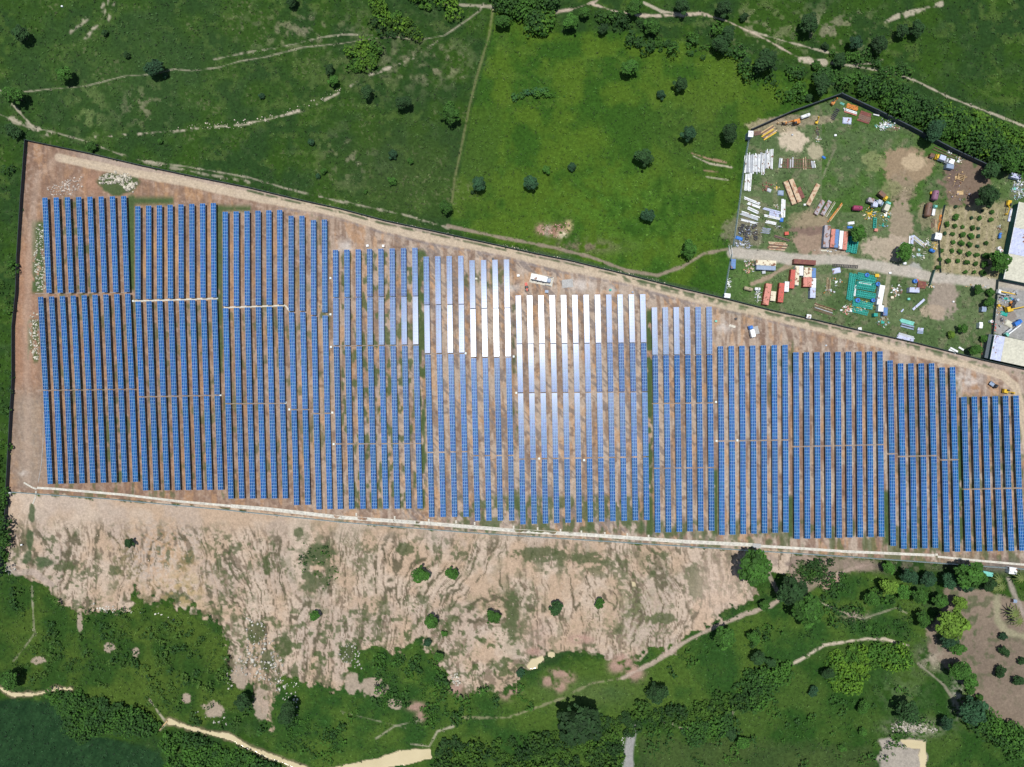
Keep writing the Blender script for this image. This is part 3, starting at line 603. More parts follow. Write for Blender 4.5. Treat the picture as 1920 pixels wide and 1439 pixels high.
for name, n, secs in SB:
    secs = halved(secs)
    where = name if 'right' in name or 'left' in name else name+' from the left'
    for top, bot, word in secs:
        ra, rb = rows_of(n, *top), rows_of(n, *bot)
        for i in range(n):
            (x0, y0), (x1, y1) = ra[i], rb[i]
            glare = 800 < x0 < 1215 and word in ('topmost', 'second')
            base = .034
            if 1060 < x0 < 1216 and word == 'topmost': base += (x0-1060)/156*.034
            if name == 'tenth' and word == 'topmost': base = .075
            if word == 'second' and x0 > 1090: base -= (x0-1090)/120*.05
            if name == 'sixth' and word == 'second': base = .004
            if name == 'seventh': base = .022
            roll = -base+rnd.gauss(0, .008)
            if abs(x0-971.7) < 2: roll -= .03
            st = 'glaring white' if (glare and 880 < x0 < 1110 and (x0 < 960) == (word == 'second')) else 'blue'
            row = 'only row' if n == 1 else (('left row' if i == 0 else 'right row') if n == 2 else ordw(i)+' row from the left')
            lab = f'{st} {word} solar table in the {row} of the {name} block' + ('' if ('left' in name or 'right' in name) else ' counted from the left')
            words = lab.split()
            if len(words) > 16 and n <= 2 or 'the right' in name and len(words) > 16: lab = lab.replace(' from the left of', ' of')
            elif len(words) > 16: lab = f'{st} {word} solar table, {row.replace(" from the left","")} of the {name} block counted from the left'
            # each thirty-module stretch is split by the thin seam seen across the row
            solar_table(x0, y0, x1, y1, lab, roll, 'solar tables standing in long rows')

# cable ducts crossing the rows at the seams, with their pits
CON = mat('pale_concrete', (.52, .48, .40), .9, 0, .25, 1.5, .2)
CONG = mat('grey_concrete', (.36, .35, .33), .9, 0, .2, 2, .2)
def strip(name, pts, w, h, m, label, cat, z0=.02, joints=True, kind=None):
    """a low slab following a line, made of short pieces"""
    mb = MB(); rr = random.Random(len(label))
    for (ax, ay), (bx, by) in zip(pts[:-1], pts[1:]):
        L = math.hypot(bx-ax, by-ay); k = max(1, int(L/10)); 
        for i in range(k):
            p = P(ax+(bx-ax)*(i+.0)/k, ay+(by-ay)*i/k); q = P(ax+(bx-ax)*(i+1)/k, ay+(by-ay)*(i+1)/k)
            d = q-p; d2 = d.copy(); d2.z = 0; n = Vector((-d2.y, d2.x, 0)).normalized()*(w/2*rr.uniform(.93, 1.05)); g = d*.006
            up = Vector((0, 0, 1)); lo = [p+g-n, q-g-n, q-g+n, p+g+n]
            mb.quadbox([tuple(v_+up*(z0-.15)) for v_ in lo]+[tuple(v_+up*(z0+h)) for v_ in lo])
    o = obj(name, mb.mesh(name, m)); tag(o, label, cat, None, kind); return o
DUST = mat('dusty_duct_cover', (.27, .215, .175), .9, 0, .2, 2, .2)
for k, (p, w, m, lab) in enumerate([
 ([(66, 551), (245, 548.5)], .55, DUST, 'dusty cable duct between the upper and middle tables of the far left block'),
 ([(72, 732), (254, 729)], .4, DUST, 'dusty cable duct below the middle tables of the far left block'),
 ([(262, 744.5), (415, 741)], .4, DUST, 'thin cable duct below the middle tables of the second block from the left'),
 ([(250, 565), (300, 563.5), (370, 561), (408, 560)], .95, CON, 'bright white duct cover crossing the second block of rows from the left'),
 ([(422, 757), (537, 757)], .4, DUST, 'thin cable duct below the middle tables of the third block'),
 ([(420, 577), (470, 575.5), (535, 573), (543, 584)], .95, CON, 'bright white duct cover with a bent right end crossing the third block'),
 ([(540, 768), (590, 768)], .35, DUST, 'short cable duct across the two-row fourth block'),
 ([(582, 776), (625, 775)], .35, DUST, 'short cable duct across the two-row fifth block'),
 ([(622, 649), (786, 647)], .5, DUST, 'dusty duct between the upper and middle tables of the sixth block'),
 ([(622, 833), (790, 832)], .45, DUST, 'pale duct between the middle and lower tables of the sixth block'),
 ([(795, 664), (872, 663)], .4, DUST, 'short duct under the bright tables of the seventh block'),
 ([(1222, 757), (1345, 755.5)], .35, DUST, 'thin duct across the six rows with pale upper tables right of centre'),
 ([(1345, 827.5), (1480, 825)], .45, DUST, 'pale duct midway down the seven-row block right of centre'),
 ([(1486, 838.5), (1657, 833.5)], .5, DUST, 'pale duct midway down the nine-row block right of centre'),
 ([(1665, 851), (1682, 851), (1688, 856), (1756, 854.5), (1765, 863), (1798, 862)], .5, DUST, 'stepped pale duct crossing the short blocks near the right end'),
 ([(1806, 918), (1930, 915.5)], .45, DUST, 'pale duct midway down the far right block'),
]): strip('cable_duct', p, w, .1, m, lab, 'cable duct')
pm = MB().box(0, 0, 0, 1.1, 1.1, .45).box(0, 0, .45, .8, .8, .06).mesh('cable_pit', mat('pit_cover', (.62, .68, .66), .7))
for px, py, lab in [(250, 565, 'small pale cable pit at the left end of the bright white duct'), (407.5, 559, 'small cable pit at the right end of the upper white duct'), (414, 741, 'small cable pit right of the second block, halfway down'), (536, 755, 'small cable pit right of the third block'), (543, 768, 'small cable pit left of the fourth block'), (623.5, 774, 'pale greenish cable pit between the fifth and sixth blocks'), (626, 833, 'cable pit at the lower left of the sixth block'), (620, 522, 'cable pit beside the upper left row of the sixth block'), (620, 590, 'cable pit halfway down the left side of the sixth block'), (621, 651, 'cable pit at the left end of the sixth block duct'), (873, 663, 'white cable pit below the bright tables, beside green weeds'), (963, 669, 'bright white cable pit right of the glaring eighth block'), (968, 737, 'cable pit at the left edge of the twelve-row block'), (1011, 860, 'greenish cable pit in the lane of the twelve-row block'), (1095, 863, 'white cable pit right of the middle tables near the centre'), (1342, 754, 'dark-ringed cable pit between the six-row and seven-row blocks'), (1343, 827, 'cable pit at the left end of the seven-row block duct'), (1382, 826, 'cable pit inside the seven-row block beside its second row')]:
    tag(obj('cable_pit', pm, None, P(px, py)), lab, 'cable pit', 'cable pits along the ducts')

# ------------------------------------------------------------------ drain channel, cross drain, fences
def channel(pts, w, label):
    r = thing('drain_channel', label, 'drain'); mb = MB(); mc = MB()
    for (ax, ay), (bx, by) in zip(pts[:-1], pts[1:]):
        p, q = P(ax, ay), P(bx, by); d = q-p; L = d.length; a = math.atan2(d.y, d.x); c = (p+q)/2; n = Vector((-d.y, d.x, 0)).normalized()
        k = max(1, int(L/3))
        for i in range(k):
            e = p+d*((i+.5)/k)
            for sg in (-1, 1):
                z = e+n*sg*(w/2-.11); mb.box(z.x, z.y, -.1, L/k-.03, .22, .32+.0*i, a)
        mc.box(c.x, c.y, -.12, L+.1, w-.44, .25, a)
    mb.part('channel_wall', r, CON, kind='stuff'); mc.part('channel_floor', r, mat('channel_bed', (.49, .465, .40), .9, 0, .3, .6, .2)); return r
channel([(70, 915), (105, 917), (233, 928), (333, 940), (433, 949)], 1.3, 'narrow pale concrete drain below the two leftmost blocks')
channel([(433, 949), (500, 954.5), (640, 970.5), (807, 982), (973, 996), (1100, 1003), (1280, 1015.5), (1412, 1022)], 2.05, 'wide white concrete drain running below the central rows')
channel([(1424, 1024), (1500, 1028.5), (1580, 1034), (1752, 1041.5)], 1.5, 'double-edged concrete drain below the right-hand rows')
channel([(1758, 1044), (1840, 1052), (1964, 1063)], 1.2, 'thin pale drain reaching the lower right edge of the field')
channel([(45, 905), (62, 915), (69, 917)], .9, 'short angled drain branch at the lower left corner')
channel([(68, 921), (67, 932), (62, 945)], .8, 'short drain stub crossing under the lower fence at the left')
strip('kerb_line', [(82, 773), (81, 830), (78, 870), (72, 905)], .25, .12, CONG, 'thin dark kerb curving down beside the far left row', 'kerb')
strip('drain_inlet', [(1411, 1023), (1426, 1024)], 2.6, .35, CONG, 'grey concrete box joining two drain runs under the eleventh block', 'drain box')
for px, py, lab in [(734, 974, 'left of three'), (806, 981, 'second'), (849, 984, 'third')]: pass
tag(obj('drain_box', MB().box(0, 0, 0, 1.6, 1.2, .4).mesh('drain_box', CON), None, P(1755, 1040)), 'small white concrete box at the end of the double-edged drain', 'drain box')
splm = MB().box(0, 0, 0, 1.0, 1.8, .22, 0, .7).mesh('spillway', CON)
for px, py, nm in [(668, 965, 'below the second row of the sixth block'), (740, 971, 'below the sixth row of the sixth block'), (804, 976, 'left of the seventh block'), (855, 979, 'below the third row of the seventh block'), (890, 982, 'left of the eighth block'), (963, 989, 'right of the eighth block'), (1008, 992, 'below the second row of the ninth block'), (1051, 995, 'below the fourth row of the ninth block'), (1090, 998, 'below the sixth row of the ninth block'), (1134, 1001, 'below the eighth row of the ninth block'), (1176, 1003, 'below the tenth row of the ninth block'), (1216, 1006, 'between the ninth and tenth blocks')]:
    tag(obj('spillway', splm, None, P(px, py)), 'small concrete spillway at the drain, '+nm, 'spillway', 'spillways feeding the drain')

MESHF = mat('green_fence_mesh', (.030, .060, .065), .6, 0, .2, 2)
MESHW = mat('pale_fence_mesh', (.34, .42, .44), .5, 0, .2, 2)
BLK = mat('dark_sheet_wall', (.030, .042, .055), .6, 0, .25, .4)
def fence(pts, hgt, thick, m, label, basem=None, base_w=.3, base_h=.35, step=9.0, cat='fence', name='fence'):
    r = thing(name, label, cat); pb = MB(); bm_ = MB(); post = MB().box(0, 0, 0, thick+.1, thick+.1, hgt+.1).mesh('post', m)
    for (ax, ay), (bx, by) in zip(pts[:-1], pts[1:]):
        p, q = P(ax, ay), P(bx, by); d = q-p; L = math.hypot(d.x, d.y); a = math.atan2(d.y, d.x); c = (p+q)/2
        pb.box(c.x, c.y, base_h-.1, L, thick, hgt-base_h, a)
        bm_.box(c.x, c.y, -.3, L+.05, base_w, base_h+.25, a)
        k = max(1, int(L/step))
        for i in range(k):
            o = obj('post', post, r, p+d*(i/k), a)
    pb.part('mesh_panel', r, m); bm_.part('base_wall', r, basem or m); return r
fence([(x, y) for x, y in FENCE_T], 2.3, .14, MESHF, 'long dark green fence sloping along the top of the solar field', base_w=.34)
fence([(x, y) for x, y in FENCE_L], 2.3, .16, BLK, 'dark solid fence down the left edge of the solar field', base_w=.36)
fence([(13, 922), (200, 935), (433, 957), (640, 979), (873, 998), (1280, 1024), (1613, 1045), (1964, 1070)], 1.7, .1, MESHW, 'thin pale fence running under the drain along the lower edge', base_w=.28, basem=mat('teal_rail', (.12, .22, .22), .5))
fence([(1357, 558), (1364, 512), (1371, 478)], 2.0, .1, MESHW, 'pale teal mesh fence on the depot west side, south of its gate', basem=mat('teal_rail', (.1, .2, .2)), base_w=.25)
fence([(1374, 462), (1386, 375), (1396, 300), (1405, 250)], 2.0, .1, MESHW, 'pale teal mesh fence on the depot west side, north of its gate', basem=mat('teal_rail', (.1, .2, .2)), base_w=.25)
fence([(1406, 246), (1480, 213), (1573, 180)], 3.0, .35, BLK, 'dark sheet wall rising to the depot top corner', base_w=.4, cat='wall', name='sheet_wall')
fence([(1573, 180), (1640, 211), (1700, 241), (1780, 283), (1856, 318)], 3.2, .5, BLK, 'thick dark sheet wall descending along the thicket', base_w=.9, cat='wall', name='sheet_wall')
fence([(1748, 508), (1739, 537)], 2.2, .3, mat('dark_green_gate', (.03, .09, .08)), 'dark green gate wall across the depot road', cat='gate', name='gate')
fence([(1868, 525), (1865, 560), (1858, 630), (1843, 672)], 1.8, .1, MESHF, 'dark mesh fence left of the machinery yard')
fence([(1762, 512), (1758, 440), (1770, 385)], 1.4, .08, MESHF, 'faint wire fence between orchard and depot')
for x in (1366, 1370.5):
    mb = MB(); [mb.box(0, s_*2.0, .2+.0, .08, .08, 1.6) for s_ in (-1, 1)]; mb.box(0, 0, .3, .06, 5.6, .08).box(0, 0, 1.0, .06, 5.6, .08).box(0, 0, 1.7, .1, 5.6, .1)
    mb.solo('gate', mat('white_metal', (.75, .78, .78)), ('left' if x < 1370 else 'right')+' white leaf of the depot gate at the track', 'gate', P(x, 471), A(-8)+0)

# ------------------------------------------------------------------ vegetation
def leaf_cloud(cx, cy, cz, rx, rz, n, size, col, seed=0, spread=None, flat=.55):
    """arrays of ellipsoid centres/radii -> leaf quads with colour; n leaves each"""
    r_ = np.random.RandomState(seed); cx, cy, cz, rx, rz = [np.asarray(q, float) for q in (cx, cy, cz, rx, rz)]
    K = len(cx); N = K*n
    th = r_.rand(K, n)*2*np.pi; u = r_.rand(K, n)*1.25-.25; rad = .62+.42*r_.rand(K, n)**.6
    s = np.sqrt(np.clip(1-u*u, 0, 1)); X = cx[:, None]+rx[:, None]*rad*s*np.cos(th); Y = cy[:, None]+rx[:, None]*rad*s*np.sin(th); Zc = cz[:, None]+rz[:, None]*rad*u
    sz = (size if np.ndim(size) else np.full(K, size))[:, None]*(.6+.8*r_.rand(K, n))
    nx_ = s*np.cos(th)*flat+(r_.rand(K, n)-.5)*.9; ny_ = s*np.sin(th)*flat+(r_.rand(K, n)-.5)*.9; nz_ = np.abs(u)+.45+r_.rand(K, n)*.3
    nn = np.stack([nx_, ny_, nz_], -1).reshape(N, 3); nn /= np.linalg.norm(nn, axis=1)[:, None]
    t = r_.rand(N)*2*np.pi; aux = np.stack([np.cos(t), np.sin(t), np.zeros(N)], -1)
    a = np.cross(nn, aux); a /= np.linalg.norm(a, axis=1)[:, None]+1e-9; b = np.cross(nn, a)
    c = np.stack([X, Y, Zc], -1).reshape(N, 3); sz = sz.reshape(N, 1)
    asp = .6+.5*r_.rand(N, 1)
    V = np.stack([c-a*sz*.5-b*sz*.5*asp, c+a*sz*.5-b*sz*.28*asp, c+a*sz*.42+b*sz*.5*asp, c-a*sz*.3+b*sz*.5*asp], 1).reshape(-1, 3)
    F = np.arange(N*4).reshape(N, 4)
    cl = np.asarray(col, float).reshape(-1, 1, 3)*(.62+.76*r_.rand(K, n, 1)); cl = np.broadcast_to(cl, (K, n, 3)).reshape(N, 3)
    return V, F, np.repeat(cl, 4, 0)
def crown_data(seed, dens=1.0, core=True, ragged=.5):
    rr = random.Random(seed); cs = [(0, 0, 0, .62, .50)]
    for k in range(rr.randint(9, 13)):
        a = rr.random()*6.28; d = rr.uniform(.42, .72); r = rr.uniform(.24, .42)*(1+ragged*.2)
        cs.append((math.cos(a)*d, math.sin(a)*d, rr.uniform(-.22, .28), r, r*.85))
    for k in range(6):
        a = rr.random()*6.28; d = rr.uniform(.05, .38); r = rr.uniform(.26, .36); cs.append((math.cos(a)*d, math.sin(a)*d, rr.uniform(.25, .45), r, r*.8))
    for k in range(int(7*ragged)):
        a = rr.random()*6.28; d = rr.uniform(.8, 1.02); r = rr.uniform(.10, .2); cs.append((math.cos(a)*d, math.sin(a)*d, rr.uniform(-.3, .1), r, r*.8))
    c = np.array(cs); V, F, Cc = leaf_cloud(c[:, 0], c[:, 1], c[:, 2], c[:, 3], c[:, 4], int(62*dens), .15, (np.array([(k, k, k) for k in np.random.RandomState(seed).uniform(.75, 1.25, len(c))])), seed)
    # a dark twiggy core so that nothing shows through the middle
    K = 10; vv = []; ff = []
    for i in range(K+1):
        ph = math.pi*i/K
        for j in range(12):
            t = 2*math.pi*j/12; q = .66+.12*math.sin(3*t+seed)+.08*math.sin(5*t+seed*2+ph*3)
            vv.append((math.sin(ph)*math.cos(t)*q, math.sin(ph)*math.sin(t)*q, math.cos(ph)*.46-.04))
    for i in range(K):
        for j in range(12): ff.append((i*12+j, (i+1)*12+j, (i+1)*12+(j+1) % 12, i*12+(j+1) % 12))
    b = len(V); V = np.vstack([V, np.array(vv)]); F = np.vstack([F, np.array(ff)+b]); Cc = np.vstack([Cc, np.full((len(vv), 3), .55)])
    return V, F, Cc
CROWN = {}
for sd_, (dn, rg) in enumerate([(1.0, .3), (1.1, .6), (.9, 1.0), (1.2, .1), (1.0, 1.4)]):
    V, F, Cc = crown_data(sd_+3, dn, ragged=rg)
    for k, m in LEAF.items():
        if k != 'white': CROWN[(sd_, k)] = npmesh('crown', V, F, m, Cc)
BARK = mat('bark', (.10, .075, .055), .9, 0, .3, 4)
tb = MB().rod((0, 0, -.3), (0.05, .03, 1.0), .10, 7, .06)
for a in range(5): t = a*1.26; tb.rod((0.03, .02, .75), (math.cos(t)*.5, math.sin(t)*.5, 1.45), .05, 5, .02)
TRUNK = tb.mesh('trunk', BARK)
sb = MB()
for a in range(4): t = a*1.6; sb.rod((0, 0, -.2), (math.cos(t)*.45, math.sin(t)*.45, .7), .05, 5, .02)
STEMS = sb.mesh('stem', BARK)
TG = 'scattered trees and shrubs'
def tree(px, py, r, label, kind='dark', v=None, cat='tree', ex=1.0, group=None, hk=1.0):
    R_ = r*M*1.02; th = (R_*.75 if cat == 'tree' else R_*.25)*hk; cz = th+R_*.5
    base = P(px, py, cz); base.z = terz(px, py); v = rnd.randrange(5) if v is None else v
    o = thing({'tree': 'tree', 'shrub': 'shrub', 'sapling': 'sapling', 'palm': 'palm'}[cat], label, cat, base, rnd.random()*6.28, group)
    c = obj('crown', CROWN[(v, kind)], o, (0, 0, cz)); c.scale = (R_*ex, R_/ex**.5, R_*.9)
    s = obj('trunk' if cat == 'tree' else 'stem', TRUNK if cat == 'tree' else STEMS, o); s.scale = (R_*.8, R_*.8, max(th, R_*.55)) if cat == 'tree' else (R_, R_, R_*.8)
    return o
T = [
 (37, 63, 14, 'dark lone tree near the top left corner', 'dark'), (289, 127, 15, 'tall dark tree standing on the thin footpath at the upper left', 'blue'), (120, 139, 14, 'loose bright green tree left of the footpath, near the left edge', 'mid'),
 (24, 178, 16, 'round green tree at the left edge beside the track fork', 'mid'), (548, 3, 10, 'tree cut by the top edge, left of centre', 'dark'), (617, 130, 9, 'small dark tree just above a mottled shrub, upper left of centre', 'dark'),
 (624, 151, 10, 'mottled yellow-green shrubby tree just below a darker one', 'mid'), (689, 172, 12, 'dark ragged tree left of a pair on the stony pasture', 'dark'), (756, 194, 14, 'ragged dark tree in the middle of the stony pasture', 'dark'),
 (844, 212, 17, 'large ragged tree just left of the field boundary line', 'mid'), (837, 388, 12, 'tree at the lower end of the field boundary line', 'mid'), (897, 345, 13, 'round bluish tree just right of the boundary line', 'blue'),
 (995, 342, 13, 'round bluish tree alone in the middle of the bright field', 'blue'), (1208, 295, 16, 'large dark round tree in the right part of the bright field', 'dark'), (1215, 404, 12, 'pale bluish-green round tree in the lower bright field', 'blue'),
 (1181, 124, 15, 'rounded tree alone at the upper part of the bright field', 'mid'), (1276, 157, 13, 'dark tree near the top right of the bright field', 'dark'), (1291, 250, 14, 'left tree of the pair west of the depot cabin', 'blue'),
 (1367, 249, 16, 'right tree of the pair, nearest to the depot cabin', 'dark'), (1292, 468, 15, 'tree above the bend of the muddy track west of the depot', 'mid'), (943, 38, 13, 'isolated tree right of the boundary line by the top thicket', 'mid'),
 (1071, 41, 14, 'round tree below the sandy track at the top centre', 'mid'), (1096, 23, 10, 'small tree touching the sandy track at the top centre', 'mid'), (1189, 11, 15, 'tree between two sandy tracks at the top', 'mid'),
 (1131, 54, 9, 'low dark tree below the sandy track, right of the top centre', 'dark'), (1222, 48, 15, 'tall ragged tree amid the shrubs below the sandy track', 'mid'), (1166, 27, 7, 'small tree beside the middle of the top sandy track', 'mid'),
 (1280, 12, 14, 'tree at the top where the sandy tracks join', 'dark'), (1358, 16, 15, 'loose dark tree above the long sandy track', 'dark'), (1395, 33, 8, 'small tree close above the long sandy track', 'dark'),
 (1367, 65, 14, 'dark tree just below the long sandy track', 'dark'), (1349, 84, 15, 'broad dark shrubby tree below the sandy track', 'dark'), (1391, 93, 7, 'small round tree right of the broad shrubby tree', 'dark'),
 (1520, 44, 17, 'tall dark tree above the sandy track near its bare patch', 'dark'), (1547, 87, 7, 'small dark tree beside the thin upper branch track', 'dark'), (1438, 114, 21, 'large dark tree left of the sandy patch where the tracks end', 'dark'),
 (1401, 118, 9, 'small dark tree left of the large one near the track end', 'dark'), (1576, 113, 12, 'dark tree in the gap between two footpaths', 'dark'), (1530, 122, 8, 'small tree touching the sandy patch', 'mid'),
 (1604, 80, 13, 'pale bluish tree above the right footpath', 'blue'), (1650, 83, 15, 'dark tree right of the pale bluish one', 'dark'), (1692, 57, 12, 'dark tree below the eroded patch at the top right', 'dark'),
 (1720, 54, 13, 'right dark tree below the eroded patch at the top right', 'dark'), (1543, 157, 18, 'dark rounded tree just above the depot top corner', 'dark'), (1518, 183, 8, 'small dark tree outside the depot wall, left of its top corner', 'dark'),
 (1752, 243, 19, 'large greyish tree right behind the dark depot wall', 'blue'), (1860, 318, 16, 'dark tree at the lower end of the dark depot wall', 'dark'), (1890, 305, 18, 'dark tree right of the end of the depot wall', 'mid'),
 (1852, 368, 21, 'large dark round tree above the orchard', 'dark'), (1609, 437, 15, 'dark tree leaning over the teal frames beside the container row', 'mid'), (1698, 474, 16, 'tree ringed by white scrap beside the depot road', 'mid'),
 (1875, 492, 19, 'large tree against the left wall of the upper warehouse', 'mid'), (1835, 543, 9, 'small tree on the lawn just below the depot road', 'mid'), (1857, 548, 8, 'small tree beside the machinery yard fence, near the road', 'mid'),
 (1856, 567, 10, 'loose shrubby tree halfway along the machinery yard fence', 'mid'), (1806, 616, 9, 'rounder of the two small trees on the lower depot lawn', 'mid'), (1784, 628, 7, 'bright small tree on the lower depot lawn', 'yellow'),
 (1830, 655, 11, 'ragged tree at the bottom corner of the depot lawn', 'mid'), (1845, 635, 7, 'small tree left of the lower warehouse lean-to', 'mid'), (1372, 60+4, 3, None, 'mid'),
 (788, 1078, 15, 'larger of two round trees in the middle of the bare slope', 'mid'), (847, 1076, 11, 'smaller round tree in the middle of the bare slope', 'mid'), (808, 1166, 13, 'round tree low on the bare slope, left of centre', 'mid'),
 (925, 1158, 13, 'round tree low on the bare slope near the centre', 'mid'), (1043, 1141, 12, 'dark tree on the bare slope right of centre', 'dark'), (1124, 1132, 9, 'pale sparse small tree on the bare slope', 'mid'),
 (590, 1155, 9, 'small bright tree on the rilled part of the bare slope', 'mid'), (242, 1019, 9, 'small dark tree on the upper left of the bare slope', 'dark'), (833, 1189, 6, 'tiny tree just right of a round slope tree', 'mid'),
 (540, 1338, 19, 'dark tree right of the lowest soil tongue', 'dark'), (455, 1318, 15, 'dark tree left of the lowest soil tongue', 'dark'), (18, 1275, 16, 'rounded tree by the muddy stream at the left edge', 'mid'),
 (801, 1206, 8, 'small bluish tree at the green edge of the slope', 'blue'), (822, 1232, 9, 'small tree in the notch of the bare slope foot', 'mid'), (976, 1262, 8, 'small bluish tree left of the kidney-shaped pond', 'blue'),
 (1085, 1366, 38, 'very large dark tree in the lower hedge', 'dark'), (1232, 1300, 18, 'loose dark tree above the lower hedge', 'dark'), (1416, 1066, 31, 'very large tree just below the drain, its crown alone on soil', 'mid'),
 (1486, 1108, 27, 'large dark tree at the fork of the tracks', 'dark'), (1516, 1146, 31, 'large mottled tree joined below the fork tree', 'mid'), (1360, 1198, 21, 'round mottled tree below the winding track', 'mid'),
 (1412, 1197, 12, 'smaller round tree right of the mottled one', 'mid'), (1433, 1135, 10, 'small dark tree above the winding track', 'mid'), (1668, 1066, 12, 'small tree close under the lower fence', 'mid'),
 (1704, 1083, 15, 'leftmost of four round trees lined below the fence', 'blue'), (1741, 1087, 14, 'second of four round trees lined below the fence', 'blue'), (1781, 1090, 14, 'third of four round trees lined below the fence', 'blue'),
 (1819, 1077, 26, 'wide two-toned tree close to the small blue-roofed hut', 'mid'), (1815, 1099, 12, 'small bluish tree tucked under the wide two-toned tree', 'blue'), (1855, 1096, 12, 'dark tree left of the palms by the hut', 'dark'),
 (1667, 1102, 16, 'bright bushy tree left of the second orchard line', 'yellow'), (1694, 1110, 13, 'bushy tree adjoining the bright one', 'mid'), (1635, 1123, 13, 'round tree alone left of the lower orchard', 'mid'),
 (1727, 1119, 15, 'round tree in the middle of the lower orchard', 'mid'), (1763, 1127, 14, 'round tree at the left edge of the brown plot', 'mid'), (1801, 1131, 13, 'yellowish round tree on the upper brown plot', 'yellow'),
 (1732, 1161, 14, 'tree left of the biggest brown-plot tree', 'mid'), (1790, 1171, 29, 'biggest tree of the brown plot with bright lobes', 'yellow'), (1779, 1203, 15, 'bluish tree directly below the biggest brown-plot tree', 'blue'),
 (1795, 1216, 13, 'green tree below the bluish one on the brown plot', 'mid'), (1802, 1256, 19, 'dark upper tree of the pair low on the brown plot', 'mid'), (1819, 1276, 15, 'lower tree of the pair on the brown plot edge', 'mid'),
 (1821, 1296, 8, 'tiny tree below the pair at the brown plot edge', 'mid'), (1837, 1308, 7, 'tiniest tree, last of the line along the brown plot edge', 'mid'), (1882, 1222, 10, 'dark bush in the middle of the brown plot', 'dark'),
 (1875, 1259, 11, 'flattened dark bush low on the brown plot', 'dark'), (1909, 1278, 10, 'dark bush at the lower right of the brown plot', 'dark'), (1882, 1194, 8, 'grey-green bush beside the small dry ditch', 'blue'), (1916, 1240, 7, 'small bush cut by the right edge', 'dark'),
 (1828, 1334, 25, 'large hedge tree below the brown plot', 'blue'), (1704, 1335, 20, 'dark tree above the rubble pad', 'dark'), (1774, 1356, 12, 'dark tree right of the rubble pad', 'blue'), (1525, 1297, 9, 'bluish round bush alone in the lower meadow', 'blue'),
 (1553, 1262, 11, 'dark round tree at the left of the bright hedge loop', 'dark'), (1618, 1325, 12, 'faint round bush in the lower meadow', 'mid'), (1618, 1373, 8, 'small green bush low in the meadow', 'mid'), (1579, 1403, 7, 'little bright bush near the bottom', 'mid'), (1392, 1393, 12, 'green bush below the sandy spring hollow', 'mid'),
 (1371, 1375, 12, 'bush at the sandy spring hollow', 'dark'), (1422, 1235, 13, 'dark tree left in the trio below the winding track', 'dark'), (1445, 1244, 10, 'small dark tree right in the trio below the winding track', 'dark'),
 (490, 180, 6, 'small bluish bush in the upper left pasture', 'blue'), (237, 103, 6, 'small dark bush in the far upper left pasture', 'dark'), (196, 62, 6, 'faint bush beside the white eroded streak', 'dark'), (310, 142, 5, 'tiny bush right of the tree on the footpath', 'blue'),
 (736, 290, 9, 'bluish spreading bush low in the stony pasture', 'blue'), (770, 302, 6, 'brownish small bush low in the stony pasture', 'mid'), (735, 340, 8, 'pale spreading bush above the boundary foot', 'mid'), (583, 267, 6, 'dark small bush in the left pasture', 'blue'), (607, 322, 6, 'right of two tiny bushes in the left pasture', 'mid'), (596, 330, 5, 'left of two tiny bushes in the left pasture', 'blue'),
 (300, 265, 5, 'tiny bush below the stony dry line', 'mid'), (170, 275, 10, 'bush beside the track outside the top left fence', 'mid'), (25, 246, 13, 'dark bush above the fence corner at the left edge', 'dark'), (685, 360, 4, 'tiny bush near the fence, left of the boundary foot', 'mid'),
 (1025, 318, 8, 'low yellowish bush in the bright field', 'mid'), (1072, 313, 8, 'bluish low bush in the bright field', 'blue'), (886, 361, 4, 'tiny bush below the round bluish tree', 'dark'), (1240, 178, 9, 'faint bluish bush near the dark field tree', 'blue'),
]
for q in T:
    if q[3] is None: continue
    px, py, r, lab, k = q; cat = 'tree' if r >= 9 and 'bush' not in lab.split() else 'shrub'
    tree(px, py, r, lab, k, cat=cat, ex=rnd.uniform(.92, 1.1))
# orchard saplings in their rows
SAP = [(1050, 260, 7), (930, 345, 6), (1035, 370, 5), (1135, 380, 4.5), (1260, 392, 5.5), (905, 465, 4), (1005, 470, 5), (1135, 480, 6), (1245, 500, 6.5), (1010, 580, 5), (1115, 590, 6.5), (1225, 605, 6), (1325, 628, 4), (865, 685, 5), (1000, 690, 5), (1100, 695, 5.5), (1210, 725, 6), (1315, 740, 5.5), (1445, 750, 8.5), (845, 800, 5), (945, 820, 6), (1070, 820, 5), (1185, 840, 6), (1300, 855, 5), (1415, 860, 7.5), (815, 905, 5.5), (1170, 965, 5), (1285, 965, 4.5), (1400, 975, 7), (1495, 290, 5), (1385, 175, 3.5), (1510, 190, 5), (1045, 120, 4), (1350, 270, 5), (1335, 400, 4), (1335, 500, 4), (1440, 590, 5), (1250, 265, 4)]
for k, (x, y, r) in enumerate(SAP):
    px, py = 1640+x/6.857, 370+y/6.857
    row = int((py-383)/14.5); cl = int((px-1757)/14); rowl = ['topmost', 'second', 'third', 'fourth', 'fifth', 'sixth', 'seventh', 'eighth', 'ninth', 'lowest'][min(9, max(0, row))]
    side = ['at the left end', 'left of centre', 'near the middle', 'right of centre', 'toward the right', 'at the right end', 'at the far right end', 'at the far right end'][min(7, max(0, cl))]
    tree(px, py, r*.86, f'{"large" if r > 6.2 else ("small" if r < 4.6 else "mid-sized")} orchard sapling {side} of the {rowl} sapling row', 'mid' if r > 4.2 else 'blue', cat='sapling', group='saplings planted in the orchard')
